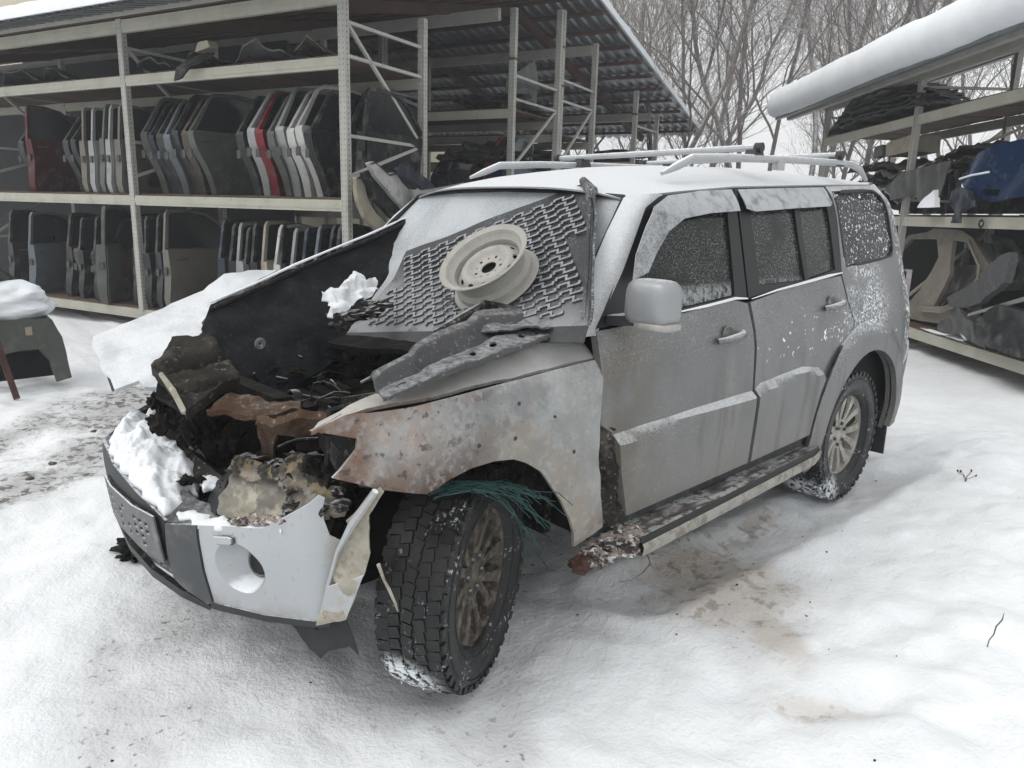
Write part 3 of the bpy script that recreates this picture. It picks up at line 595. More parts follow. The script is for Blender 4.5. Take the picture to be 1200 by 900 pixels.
    # windscreen
    ws = [(-.875,.668,1.655),(-.86,.35,1.675),(-.855,0,1.682),(-.86,-.35,1.675),(-.875,-.668,1.655),(-.62,-.745,1.40),(-.40,-.79,1.165),(-.32,-.40,1.115),(-.30,0,1.10),(-.32,.40,1.115),(-.40,.79,1.165),(-.62,.745,1.40)]
    wsc = sheet('windscreen', ws, M['frost_glass'], CAR, d=.08, thick=.006, toward=(1,0,1))
    b = MB(); b.tube([(p[0]+.006, p[1], p[2]+.006) for p in ws]+[(ws[0][0]+.006, ws[0][1], ws[0][2]+.006)], .009, 6); b.build('windscreen_seal', M['trim_black'], wsc)
    # black boxes added behind the panels so their gaps look dark
    m = MB(); m.box((-2.0, 0, .62), (3.0, 1.66, .42)); m.box((-2.1, 0, 1.05), (2.9, 1.62, .5)); m.box((-2.15,0,1.45), (2.3,1.3,.4)); m.build('dark_gap_filler', M['void'], CAR)
    MB().box((-3.15, 0, .42), (.5, 1.5, .1)).box((-2.78, 0, .40), (.12, 1.3, .12)).build('underbody', M['under'], CAR)
    # sill, charred door gap
    sheet('burnt_door_edge', [(-.50,.90,.86),(-.575,.92,.835),(-.60,.925,.70),(-.64,.92,.58),(-.665,.92,.47),(-.60,.93,.44),(-.52,.90,.46),(-.50,.885,.60)], M['char_ash'], CAR, d=.02, thick=.012, amp=.035, fr=22, toward=(0,1,0))
    MB().box((-1.4, .84, .45), (1.8, .10, .09)).build('sill', M['dark_grey_plastic'], CAR)
    # running board
    rb = empty('running_board'); rb.parent = CAR
    path = [(-.64,1.035,.405),(-1.2,1.02,.415),(-1.8,1.0,.425),(-2.15,.985,.43),(-2.27,.955,.43),(-2.32,.89,.43)]
    V = []
    pro = [(-.16,.012),(-.012,.018),(-.006,-.004),(.0,-.006),(.008,-.02),(.002,-.055),(-.04,-.06),(-.16,-.05)]
    for i, p in enumerate(path):
        a = Vector(path[max(i-1, 0)]); c = Vector(path[min(i+1, len(path)-1)]); t = (c-a).normalized(); nn = Vector((t.y, -t.x, 0))
        if nn.y < 0: nn = -nn
        if i >= 3: sc_ = (1, .8, .5)[i-3]
        else: sc_ = 1
        for o, h in pro: q_ = Vector(p)+nn*o*(sc_ if o < -.1 else 1); V.append((q_.x, q_.y, q_.z+h))
    k = len(pro)
    def strip(cols, name, mt):
        F = [(i*k+c, i*k+c+1, (i+1)*k+c+1, (i+1)*k+c) for i in range(len(path)-1) for c in cols]
        return mesh_obj(name, V, F, mt, rb, 60)
    strip([0], 'step_tread', M['step']); strip([1, 2], 'step_gap', M['trim_black']); strip([3, 4, 5, 6], 'step_edge', M['step_silver'])
    m = MB(); m.lump((-.56, .97, .40), (.11, .07, .030), 3, 4, .28, fr=5); m.lump((-.46, .965, .385), (.08, .055, .028), 5, 4, .28, fr=5); m.lump((-.64,.96,.42),(.07,.06,.022),8,3,.3,fr=6)
    m.build('burnt_step_end', M['crust'], rb); m = MB(); m.lump((-.385, .96, .372), (.045, .04, .026), 9, 3, .3); m.build('rusty_bracket', M['rust_end'], rb)
    MB().tube([(-.66,1.0,.36),(-.70,1.02,.33),(-.72,1.02,.29),(-.70,1.0,.25),(-.64,.99,.235),(-.58,.99,.25)], .002, 5).build('hanging_wire', M['black_plastic'], CAR)
    # mirror
    mr = empty('door_mirror'); mr.parent = CAR
    def rbox(c, d, p=4, n=18, m=12, taper=0):
        V = []; F = []
        for i in range(m+1):
            ph = -math.pi/2+math.pi*i/m
            for j in range(n):
                th = 2*math.pi*j/n; sx = math.cos(ph)*math.cos(th); sy = math.cos(ph)*math.sin(th); sz = math.sin(ph)
                r_ = (abs(sx)**p+abs(sy)**p+abs(sz)**p)**(-1/p); z = sz*r_; kx = 1-taper*(z+1)/2
                V.append((c[0]+sx*r_*d[0]/2*kx, c[1]+sy*r_*d[1]/2, c[2]+z*d[2]/2))
        for i in range(m):
            for j in range(n): F.append((i*n+j, i*n+(j+1) % n, (i+1)*n+(j+1) % n, (i+1)*n+j))
        return V, F
    mc = (-.615, 1.025, 1.30)
    V, F = rbox(mc, (.13, .19, .16), 4.5, 24, 16, .15); mesh_obj('mirror_housing', V, F, M['mirror_silver'], mr, 60)
    V, F = rbox((mc[0]-.005, mc[1]+.02, mc[2]-.078), (.125, .155, .035), 4); mesh_obj('mirror_indicator', V, F, M['indicator'], mr, 60)
    MB().bar((-.60,.86,1.225), (-.64,1.0,1.235), .10, .035).build('mirror_arm', M['black_plastic'], mr)
    # roof rails and bars
    for s in (1, -1):
        P = [(-1.17,.62*s,1.765),(-1.27,.62*s,1.80),(-1.38,.62*s,1.84),(-1.7,.62*s,1.865),(-2.2,.62*s,1.89),(-2.79,.62*s,1.912),(-3.0,.62*s,1.915),(-3.12,.62*s,1.895),(-3.22,.62*s,1.84)]
        m = MB(); m.tube(P, [.008,.018,.020,.019,.018,.018,.018,.018,.012], 10); rl = m.build('roof_rail', M['rail'], CAR)
        MB().box((-2.15, .62*s, 1.86), (.07, .03, .05)).build('rail_foot', M['rail'], rl)
    for x, z in ((-1.93, 1.928), (-2.82, 1.955)):
        cb = MB().tube([(x-.12, -.80, z), (x, .615, z)], .017, 10).build('roof_bar', M['rail'], CAR)
        for s in (1, -1):
            xx = x-.12*(.7-.62*s)/1.48
            MB().tube([(xx-(.0 if s > 0 else .0), .605 if s > 0 else -.795, z), (xx, .64 if s > 0 else -.82, z)], .024, 10).build('bar_end_cap', M['black_plastic'], cb)
            MB().box((xx, .60*s, z-.035), (.10, .07, .05), taper=.7).build('bar_clamp', M['black_plastic'], cb)
car_body()
# ------------------------------------------------------------------ wheels
def make_wheel(rimmat, name, rub='rubber'):
    w = empty(name)
    prof_t = [(.232,.095),(.250,.118),(.30,.134),(.345,.132),(.372,.118),(.381,.10),(.383,.05),(.383,0),(.383,-.05),(.381,-.10),(.372,-.118),(.30,-.134),(.232,-.11)]
    m = MB(); m.lathe(prof_t, 72)
    rnd = random.Random(3); rows = [(-.097, .036), (-.049, .040), (0, .040), (.049, .040), (.097, .036)]
    for ri, (yy, wd) in enumerate(rows):
        n = 58
        for i in range(n):
            a = 2*math.pi*(i+(.5 if ri % 2 else 0)+.12*rnd.random())/n; ln = .036+.003*rnd.random(); edge = abs(yy) > .09
            rr_ = .386 if not edge else .380
            Mx = Matrix.Rotation(-a, 3, 'Y') @ Matrix.Rotation(R(8 if edge else (12 if ri % 2 else -12)), 3, 'X')
            c = (rr_*math.cos(a), yy, rr_*math.sin(a)); m.box(c, (.005, wd+(.012 if edge else 0), ln), Mx, 1)
    for i in range(44):                                    # shoulder lugs
        a = 2*math.pi*(i+.3)/44
        for s in (1, -1): m.box((.366*math.cos(a), s*.125, .366*math.sin(a)), (.022, .014, .03), Matrix.Rotation(-a, 3, 'Y'))
    m.lathe([(.262,.124),(.266,.127),(.270,.126)], 64); m.lathe([(.335,.134),(.338,.137),(.341,.134)], 64)
    m.build('tyre', M[rub], w)
    rim = MB().lathe([(.234,.090),(.240,.104),(.247,.108),(.247,.100),(.236,.094),(.228,.082),(.222,.05),(.205,.02),(.200,-.09),(.232,-.105)], 64).build('rim', rimmat, w, 30)
    m = MB()
    for i in range(6):
        for s in (-1, 1):
            a = 2*math.pi*i/6+s*R(11.5); a2 = 2*math.pi*i/6+s*R(17); V = []
            st = [(.055, a-s*R(3), .017, .066), (.10, a, .0155, .070), (.16, a+s*R(1.5), .018, .078), (.205, a2-s*R(2), .023, .084), (.232, a2, .027, .082)]
            for r, an, hw, hh in st:
                c = Vector((math.cos(an), 0, math.sin(an))); t = Vector((-math.sin(an), 0, math.cos(an)))
                hw *= 1.3; V += [c*r-t*hw*.75+Vector((0, hh, 0)), c*r+t*hw*.75+Vector((0, hh, 0)), c*r+t*hw+Vector((0, hh-.04, 0)), c*r-t*hw+Vector((0, hh-.04, 0))]
            F = []
            for k in range(4):
                for j in range(4): F.append((k*4+j, k*4+(j+1) % 4, (k+1)*4+(j+1) % 4, (k+1)*4+j))
            F.append((16, 17, 18, 19)); MB_ = MB().add(V, F); MB_.build('spoke', rimmat, rim, 30)
    MB().lathe([(0,.060),(.030,.062),(.036,.066),(.052,.066),(.085,.068),(.090,.05),(.085,.02)], 48).build('rim_hub', rimmat, rim, 30)
    for i in range(6):
        a = 2*math.pi*(i+.5)/6; m = MB(); m.lathe([(0,.028),(.010,.028),(.0115,.024),(.0115,-.01)], 6); o = m.build('lug_nut', M['dark_grey_plastic'], rim, 20); o.location = (.062*math.cos(a), .052, .062*math.sin(a))
        MB().lathe([(.012,.0685),(.0175,.0705),(.021,.0685)], 16).build('nut_seat', rimmat, rim).location = (.062*math.cos(a), 0, .062*math.sin(a))
    MB().lathe([(0,.030),(.16,.030),(.162,.0),(.19,-.005),(.198,-.06)], 40).build('brake_disc', M['disc'], w, 30)
    return w
wf = make_wheel(M['rim_brown'], 'front_wheel'); wf.parent = CAR; wf.location = (.0, .74, .384); wf.rotation_euler = (R(0), R(20), R(27)); wf.scale = (.99, .86, .99)
wr = make_wheel(M['rim'], 'rear_wheel', 'rubber_rear'); wr.parent = CAR; wr.location = (-2.78, .765, .387); wr.rotation_euler = (0, R(-12), 0)
wr2 = copy_tree(wr, CAR); wr2.location = (-2.78, -.765, .387); wr2.rotation_euler = (0, 0, math.pi)
wf2 = copy_tree(wf, CAR); wf2.location = (0, -.745, .387); wf2.rotation_euler = (0, 0, math.pi+R(25))
m = MB(); m.tube([(-.02,.1,.36),(0,.62,.387)], .04, 8); m.tube([(.15,-.6,.33),(.02,.60,.28)], .03, 8); m.tube([(-.25,.3,.40),(.0,.64,.25)], .035, 8); m.tube([(0,.60,.42),(-.02,.58,.95)], .06, 10); m.build('suspension', M['engine'], CAR)
# tyre snow
sn = []
rnd = random.Random(11)
for i in range(3):
    a = R(rnd.gauss(-38, 11)); yy = rnd.uniform(-.105, -.01)+.10*max(0, rnd.random()-.6); rr_ = .386
    v = Matrix.Rotation(R(27), 3, 'Z') @ Vector((rr_*math.cos(a), yy, rr_*math.sin(a))); s_ = rnd.uniform(.003, .008)
    sn.append(((v.x, v.y+.745, v.z+.387), (s_*.5, s_*.8, s_*1.3)))
for i in range(9):
    a = R(rnd.uniform(-75, -40)); yy = rnd.uniform(-.10, .13); s_ = rnd.uniform(.003, .009)
    sn.append(((-2.78+.388*math.cos(a), .765+yy, .387+.388*math.sin(a)), (s_*.6, s_, s_)))
o = clumps('tyre_snow', sn, M['snow'], CAR, 4); o['kind'] = 'stuff'
# ------------------------------------------------------------------ bonnet, torn pieces, engine bay
G = GEO
def front():
    hs = sheet('bonnet_outer', G['hood_outer'], M['hood'], CAR, d=.035, thick=.02, amp=.03, fr=3.5, seed=2, toward=(.4,.6,.7), jag=.008)
    sheet('bonnet_corner', G['hood_corner'], M['dark_grey_plastic'], hs, d=.03, thick=.01, toward=(.5,1,0)).location = (.02, .03, .01)
    hi = sheet('bonnet_underside', G['hood_inner'], M['black_hood'], CAR, d=.03, thick=.010, amp=.045, fr=3.6, seed=6, toward=(.3,1,0))
    top = [G['hood_inner'][i] for i in range(0, 7)]
    m = MB(); m.tube([(p[0], p[1]-.004, p[2]+.004) for p in top], [.003,.005,.006,.005,.007,.005,.004], 6); m.build('snow_edge', M['snow'], hi)
    m = MB(); m.tube([(p[0]+.01, p[1]+.02, p[2]-.02) for p in top], .010, 6); m.build('bonnet_rim', M['char'], hi)
    m = MB(); m.lathe([(.006,.0),(.011,.004),(.016,.0),(.018,.004),(.024,.0)], 16); g_ = m.build('grommet', M['ash_metal'], hi); g_.location = (.232, -.215, 1.06)
    sheet('torn_liner', G['torn_liner'], M['hood'], CAR, d=.012, thick=.004, amp=.03, fr=18, seed=3, toward=(.5,1,.4), jag=.010)
    m = MB()
    for i, (c, r) in enumerate([((.03,.05,1.19),(.05,.03,.02)),((-.02,.04,1.18),(.06,.04,.02)),((-.10,.05,1.19),(.05,.04,.02)),((-.16,.02,1.21),(.06,.03,.02)),((.06,.09,1.17),(.03,.03,.03))]): m.lump(c, r, i, 3, .5)
    m.build('burnt_trim', M['char_ash'], CAR)
    lp = sheet('burnt_lid', G['lump'], M['lump_mat'], CAR, d=.018, thick=.05, amp=.022, fr=9, seed=8, toward=(.5,1,.5), fn=lambda a, b: -.03*math.exp(-((a*.55+b*.85-.02)/.014)**2)-.024*math.exp(-((a*.55+b*.85+.085)/.012)**2), jag=.008)
    sheet('lid_edge_strip', G['strip'], M['cream'], lp, d=.012, thick=.012, amp=.004, fr=9, toward=(.5,1,.5))
    sheet('lid_bracket', G['lumpback'], M['char'], lp, d=.03, thick=.02, toward=(.5,1,.5))
    # pressed hinge panel lying on the wing: slotted flange, valley, raised rib, torn upper edge
    GB = [Vector(v) for v in G['bracket']]
    def curve(P, t):
        L = [0]
        for i in range(1, len(P)): L.append(L[-1]+(P[i]-P[i-1]).length)
        d_ = t*L[-1]
        for i in range(1, len(P)):
            if d_ <= L[i]+1e-9: return P[i-1].lerp(P[i], (d_-L[i-1])/max(1e-9, L[i]-L[i-1]))
        return P[-1]
    lowc = [GB[i] for i in (11, 10, 9, 8, 7, 6, 5)]; upc = [GB[i] for i in (13, 14, 15, 16, 17, 18, 19, 20, 0, 1)]; upc = [GB[12].lerp(GB[13], .85)]+upc[1:6]+[GB[19], GB[19].lerp(GB[3], .5), GB[3], GB[4]]
    def hp(t, v):
        a_, b_ = curve(lowc, t), curve(upc, t); p_ = a_.lerp(b_, v)
        w_ = (b_-a_).length; h = .012+ip(v, [0,.02,.34,.40,.46,.60,.75,.88,1], [-.012,.004,.006,-.012,.0,.045,.052,.030,.004])*min(1, w_/.22)*(.55+.45*math.sin(math.pi*min(1, t*1.15)))
        return p_+Vector((0, 0, max(-.004, h)+.006*noise.noise((t*14, v*3, 1))))
    holes = []
    for tt, vv, sl in ((.10,.20,.022),(.46,.19,.018),(.58,.19,.022),(.74,.20,.016),(.82,.18,.012)): holes.append([(tt+sl*math.cos(k*math.pi/5), vv+.05*math.sin(k*math.pi/5)) for k in range(10)])
    P, T = cdt([(0,0),(1,0),(1,1),(0,1)], holes, .035); P3 = [hp(*x) for x in P]; N3 = []
    for x in P: n_ = (hp(x[0]+.01, x[1])-hp(x[0]-.01, x[1])).cross(hp(x[0], x[1]+.01)-hp(x[0], x[1]-.01)).normalized(); N3.append(n_ if n_.z > 0 else -n_)
    V, F = solid(P3, N3, T, .005); br = mesh_obj('hinge_panel', V, F, M['gusset'], CAR, 45)
    sheet('hinge_gusset', [GB[17]+Vector((0,0,.03)), GB[18]+Vector((0,0,.035)), GB[19]+Vector((0,0,.02)), GB[20]+Vector((0,0,.01)), GB[0], GB[1], GB[2]+Vector((0,0,.01)), GB[3]+Vector((0,0,.02)), GB[4]+Vector((0,0,.02)), GB[5]+Vector((0,0,.03)), GB[6]+Vector((0,0,.035))], M['gusset'], br, d=.018, thick=.006, amp=.02, fr=9, seed=3, toward=(0,0,1))
    m = MB(); m.tube([GB[17]+Vector((0,0,.03)), GB[18]+Vector((0,0,.045)), GB[19].lerp(GB[3], .35)+Vector((0,0,.04)), GB[3].lerp(GB[4], .6)+Vector((0,0,.03)), GB[5]+Vector((0,0,.02))], [.008,.02,.022,.018,.008], 8); m.build('pressed_rib', M['char_ash'], br)
    # lamp remains
    for k in ('lamp_a', 'lamp_b'): sheet('melted_headlamp', G[k], M['lamp'], CAR, d=.013, thick=.03, amp=.03, fr=13, seed=len(k)+ord(k[-1]), toward=(1,.6,.2), jag=.012, fn=lambda a, b: .02*math.sin(a*17))
    m = MB(); rn = random.Random(5)
    for k in ('lamp_a', 'lamp_b'):
        for p in G[k][2:11]:
            m.lump((p[0]-.01, p[1], p[2]+.0), (.018+.012*rn.random(), .022, .014), rn.random()*9, 2, .6, fr=5)
    m.build('lamp_char', M['char_ash'], CAR)
    m = MB()
    for i in range(9):
        p = Vector(G['lamp_a'][12]).lerp(Vector(G['lamp_b'][13]), i/8); m.lump((p.x+.01, p.y, p.z-.005), (.02, .025, .012), i, 2, .5)
    m.build('lamp_ash', M['crust'], CAR)
    sheet('lamp_surround', [(.665,.355,.645),(.61,.31,.72),(.575,.285,.765),(.55,.23,.74),(.60,.18,.68),(.65,.23,.62)], M['trim_black'], CAR, d=.03, thick=.012, toward=(1,1,0))
    sheet('crossbar', G['crossbar'], M['rusty'], CAR, d=.012, thick=.03, amp=.02, fr=12, toward=(.5,.5,1))
    sheet('crossbar', G['crossbar_far'], M['rusty'], CAR, d=.012, thick=.02, amp=.018, fr=14, seed=4, toward=(.2,.3,1), jag=.01)
    sheet('radiator_bracket', G['upright'], M['rusty'], CAR, d=.015, thick=.012, amp=.008, fr=12, toward=(1,.5,0), fn=lambda a, b: .012*math.sin(b*30))
    # radiator
    m = MB(); m.box((.40, -.10, .74), (.03, .86, .44)); rad = m.build('radiator', M['char'], CAR)
    m = MB()
    for i in range(46): m.box((.417, -.10, .53+.0092*i), (.004, .84, .003))
    m.build('radiator_core', M['engine'], rad)
    m = MB(); m.box((.415, .33, .74), (.05, .03, .46)); m.box((.415, -.10, .965), (.06, .88, .03)); m.build('radiator_tank', M['engine'], rad)
    # crash beam
    m = MB(); m.tube([(.46,-.62,.68),(.56,-.3,.70),(.585,0,.69),(.56,.24,.65)], .045, 4); m.build('crash_beam', M['char_ash'], CAR)
    # bay walls
    sheet('inner_fender', [(-.42,.70,1.12),(.46,.72,1.02),(.46,.68,.62),(.30,.66,.84),(.03,.64,.90),(-.24,.64,.78),(-.40,.64,.45)], M['char'], CAR, d=.06, thick=.02, amp=.02, toward=(0,1,0))
    MB().box((-.42, 0, .78), (.04, 1.5, .74)).build('firewall', M['char'], CAR)
    MB().box((0, -.74, .75), (.9, .03, .6)).box((.05, 0, .40), (1.0, 1.2, .04)).build('bay_floor', M['void'], CAR)
    sheet('scuttle', [(-.42,.74,1.12),(-.24,.74,1.12),(-.10,.3,1.07),(-.05,-.1,1.04),(-.10,-.5,1.04),(-.34,-.7,1.10),(-.42,-.6,1.12)], M['engine'], CAR, d=.05, thick=.02, amp=.015, toward=(0,0,1))
    MB().tube([(-.06,.66,1.0),(-.02,.60,.80)], [.10,.13], 16).build('strut_tower', M['engine'], CAR)
    rn = random.Random(21)
    m = MB(); m.box((.02, -.08, .72), (.50, .42, .24), taper=.85)
    for i in range(6): m.box((-.18+.08*i, .02, .86), (.05, .30, .05), Matrix.Rotation(R(rn.uniform(-8, 8)), 3, 'Y'))
    m.build('engine_block', M['engine'], CAR)
    for i in range(9):
        p0 = Vector((rn.uniform(-.25,.4), rn.uniform(-.3,.5), rn.uniform(.75,.95))); P = [p0]
        d_ = Vector((rn.uniform(-1,1), rn.uniform(-1,1), rn.uniform(-.3,.3)))
        for k in range(7): d_ += Vector((rn.uniform(-.6,.6), rn.uniform(-.6,.6), rn.uniform(-.4,.35))); P.append(P[-1]+d_.normalized()*.055)
        MB().tube(P, rn.choice([.008,.012,.02,.004]), 7).build('burnt_hose', M['engine'], CAR)
    m = MB()
    for i in range(170):
        c = (rn.uniform(-.32,.46), rn.uniform(-.45,.66), rn.uniform(.74,.97)); s_ = rn.uniform(.008,.032)
        if c[0] > .3 and c[1] > .35: continue
        if rn.random() < .5: m.lump(c, (s_*rn.uniform(.6,1.6), s_, s_*rn.uniform(.4,.9)), i, 3, .5, fr=4)
        else: m.box(c, (s_*2, s_*rn.uniform(.4,1.5), s_*.3), Matrix.Rotation(rn.uniform(0,3), 3, (rn.random(), rn.random(), rn.random())))
    for i in range(46):
        c = (rn.uniform(.28,.50), rn.uniform(.42,.72), rn.uniform(.58,.84)); s_ = rn.uniform(.012,.035); m.lump(c, (s_, s_*1.4, s_), i+50, 2, .7, fr=4)
    for i in range(60):
        c = (rn.uniform(.42,.66), rn.uniform(-.5,.28), rn.uniform(.55,.70)); s_ = rn.uniform(.012,.035)
        m.lump(c, (s_, s_*1.4, s_*.6), i+90, 3, .5, fr=4)
    for i in range(40):
        c = (rn.uniform(.50,.66), rn.uniform(-.25,.16), rn.uniform(.78,1.0)); s_ = rn.uniform(.02,.045); m.lump(c, (s_*.8, s_*.8, s_), i+130, 3, .5, fr=4)
    o = m.build('burnt_debris', M['engine'], CAR, 70); o['kind'] = 'stuff'
    sheet('burnt_bracket', [(.02,.40,1.02),(-.02,.42,1.06),(-.06,.46,1.09),(-.10,.44,1.02),(-.03,.40,.96)], M['rusty'], CAR, d=.02, thick=.006, amp=.01)
    for k, (a, b) in enumerate((((.05,.46,1.0),(-.08,.50,1.11)),((.1,.30,.98),(-.1,.36,1.05)),((.18,.5,.95),(-.02,.52,1.03)))): MB().tube([a, Vector(a).lerp(Vector(b), .5)+Vector((0,.01,.02)), b], .005, 6).build('bent_rod', M['ash_metal'], CAR)
    for i in range(26):
        p0 = Vector((rn.uniform(-.3,.42), rn.uniform(-.35,.62), rn.uniform(.80,.98))); P = [p0]; d_ = Vector((rn.uniform(-1,1), rn.uniform(-1,1), rn.uniform(-.2,.4)))
        for k in range(8): d_ += Vector((rn.uniform(-.8,.8), rn.uniform(-.8,.8), rn.uniform(-.5,.4))); P.append(P[-1]+d_.normalized()*.035)
        MB().tube(P, rn.choice([.002,.003,.004]), 5).build('burnt_wire', M['ash_metal'] if i % 4 == 0 else M['char_ash'], CAR)
    for i, (x, y, z, rr_) in enumerate([(.30,.02,.84,.07),(.31,.20,.80,.05),(.30,-.18,.86,.045),(.28,.16,.92,.035)]):
        o_ = MB().lathe([(0,.02),(rr_*.3,.025),(rr_*.35,.01),(rr_*.8,.008),(rr_*.85,.022),(rr_,.022),(rr_,.0),(rr_*.9,-.01)], 28, 'y').build('pulley', M['char_ash'], CAR); o_.location = (x, y, z); o_.rotation_euler = (0, 0, R(-90))
    MB().tube([(.05,.42,.86),(.0,.45,.95),(-.06,.52,1.0),(-.10,.60,1.0)], [.035,.035,.03,.03], 12).build('intake_pipe', M['char_ash'], CAR)
    for k in range(5): MB().box((.16-.07*k, .34, .93), (.035, .10, .035), Matrix.Rotation(R(15), 3, 'X')).build('injector_block', M['char_ash'], CAR)
    m = MB(); m.box((.18, .56, .86), (.20, .13, .16), Matrix.Rotation(R(12), 3, 'Z'), .9); m.build('battery_remains', M['char_ash'], CAR)
    # bumper
    BYa = [-.90,-.86,-.75,-.53,-.25,0,.21,.375,.55,.70,.78,.81]; BXa = [.25,.42,.64,.745,.785,.79,.765,.72,.64,.53,.40,.28]
    def bpt(y, z, off=0): return Vector((ip(y, BYa, BXa)-.12*max(0, .6-z)+off, y, z))
    def bpanel(name, out, mat, parent, holes=(), off=0, thick=.012, d=.035, fn=None):
        P, T = cdt(out, holes, d); P3 = []; N3 = []
        for y, z in P:
            p = bpt(y, z, off); dy = bpt(y+.004, z, off)-bpt(y-.004, z, off); dz = bpt(y, z+.004, off)-bpt(y, z-.004, off); nn = dy.cross(dz).normalized()
            if nn.x+nn.y*.4 < 0: nn = -nn
            if fn: p += nn*fn(y, z)
            P3.append(p); N3.append(nn)
        V, F = solid(P3, N3, T, thick); return mesh_obj(name, V, F, mat, parent, 40)
    BP = empty('front_bumper'); BP.parent = CAR
    ell = [(.490+.082*math.cos(t), .512+.084*math.sin(t)) for t in [k*math.pi/12 for k in range(24)]]
    sil = [(p[1], p[2]) for p in G['silver']]; sil[10] = (.735,.638); sil[11] = (.745,.65)
    sil = [(.366,.628),(.476,.648),(.583,.662),(.653,.716),(.699,.752),(.714,.776),(.724,.768),(.720,.735),(.722,.70),(.730,.65),(.745,.632),(.762,.645),(.768,.60),(.755,.549),(.742,.487),(.715,.369),(.639,.366),(.522,.368),(.371,.362),(.356,.468),(.359,.562)]
    sp = bpanel('bumper_corner', sil, M['bumper'], BP, holes=[ell], thick=.008, d=.025)
    # fog lamp bowl
    c0 = bpt(.490, .512); nrm = Vector((.90, .43, 0)).normalized(); tan = Vector((-.43, .90, 0)).normalized(); up = Vector((0,0,1)); V = []
    for rr_, dp, sh in ((1.0,.001,0),(.93,-.008,0),(.80,-.03,.006),(.62,-.06,.016),(.45,-.075,.024)):
        for k in range(32):
            t = 2*math.pi*k/32; e_ = bpt(.490+.082*math.cos(t), .512+.084*math.sin(t)); q_ = c0+(e_-c0)*rr_+nrm*dp+tan*sh; V.append(q_)
    F = [(i*32+k, i*32+(k+1) % 32, (i+1)*32+(k+1) % 32, (i+1)*32+k) for i in range(4) for k in range(32)]
    bw = mesh_obj('fog_lamp_bezel', V, F, M['bumper'], sp, 60)
    m = MB(); cc = c0+tan*.030-nrm*.058; V = [cc+(tan*math.cos(2*math.pi*k/24)*.034+up*math.sin(2*math.pi*k/24)*.042)*q_+nrm*h for q_, h in ((1.0,.0),(.93,.006),(.8,.0),(.01,-.004)) for k in range(24)]
    F = [(i*24+k, i*24+(k+1) % 24, (i+1)*24+(k+1) % 24, (i+1)*24+k) for i in range(3) for k in range(24)]; fg = mesh_obj('fog_lamp', V, F, M['trim_black'], sp, 60)
    rg = [cc+(tan*math.cos(2*math.pi*k/24)*.037+up*math.sin(2*math.pi*k/24)*.045)+nrm*.002 for k in range(25)]; MB().tube(rg, .0045, 6).build('lamp_ring', M['carrier'], fg)
    wc = [(.430,.607),(.480,.616),(.492,.613),(.494,.600),(.486,.593),(.436,.585),(.427,.589),(.425,.600)]
    bpanel('washer_gap', [((y-.4605)*1.10+.4605, (z-.602)*1.28+.602) for y, z in wc], M['dark_grey_plastic'], sp, off=.005, thick=.004, d=.01)
    bpanel('washer_cover', wc, M['bumper'], sp, off=.012, thick=.008, d=.01)
    bpanel('bumper_lip', [(.345,.375),(.372,.361),(.52,.366),(.715,.367),(.715,.345),(.52,.343),(.36,.335)], M['black_plastic'], BP, off=.004, thick=.02)
    bpanel('bumper_end_block', [(.205,.592),(.28,.61),(.362,.628),(.356,.562),(.353,.468),(.368,.360),(.345,.345),(.247,.366),(.185,.39),(.175,.48),(.19,.54)], M['dark_grey_plastic'], BP, off=.006, thick=.04)
    bpanel('bumper_cover', [(-.88,.62),(-.80,.66),(-.55,.69),(-.42,.69),(-.30,.675),(0,.645),(.20,.60),(.175,.56),(.16,.48),(-.42,.50),(-.46,.42),(-.60,.36),(-.86,.38),(-.89,.5)], M['black_plastic'], BP, thick=.012, d=.05)
    bpanel('lower_grille', [(-.44,.50),(.175,.48),(.18,.37),(-.42,.40)], M['void'], BP, off=-.03, thick=.01, d=.08)
    for i in range(5): bpanel('grille_slat', [(-.40,.475-.022*i),(.17,.475-.022*i),(.17,.467-.022*i),(-.40,.467-.022*i)], M['black_plastic'], BP, off=-.012, thick=.02, d=.12)
    bpanel('bumper_lip', [(-.85,.40),(-.60,.37),(-.42,.365),(0,.358),(.25,.352),(.36,.338),(.34,.322),(0,.325),(-.42,.335),(-.85,.36)], M['trim_black'], BP, off=.002, thick=.02)
    # top ledge
    led = [(ip(y, BYa, BXa)-.003, y, z-.002) for y, z in ((-.80,.66),(-.55,.69),(-.42,.69),(-.30,.675),(0,.645),(.20,.60),(.366,.626),(.476,.646),(.583,.66))]
    led += [(.52,.55,.67),(.60,.38,.645),(.655,.2,.64),(.68,0,.665),(.67,-.3,.70),(.62,-.5,.715),(.50,-.74,.70)]
    sheet('bumper_ledge', led, M['gusset'], BP, d=.03, thick=.01, toward=(0,0,1))
    MB().tube([(.63,-.62,.72),(.50,-.74,.735),(.36,-.78,.73),(.25,-.78,.70)], .02, 8).build('bumper_far_edge', M['black_plastic'], BP)
    # plate carrier with its cut-outs
    rn2 = random.Random(4); hl = []
    for gx, gw in ((-.36, .14), (-.18, .13), (-.01, .13)):
        for a in range(3):
            for b in range(4):
                if rn2.random() < .72: y0 = gx+a*gw/3; z0 = .465+b*.028-.0*a; hl.append([(y0, z0), (y0+gw/3*.55, z0), (y0+gw/3*.55, z0+.016), (y0, z0+.016)])
    bpanel('plate_carrier', [(-.405,.590),(.155,.605),(.165,.440),(-.39,.440)], M['carrier'], BP, holes=hl, off=.018, thick=.006, d=.05)
    bpanel('carrier_back', [(-.40,.585),(.15,.60),(.16,.445),(-.385,.445)], M['trim_black'], BP, off=.008, thick=.006, d=.1)
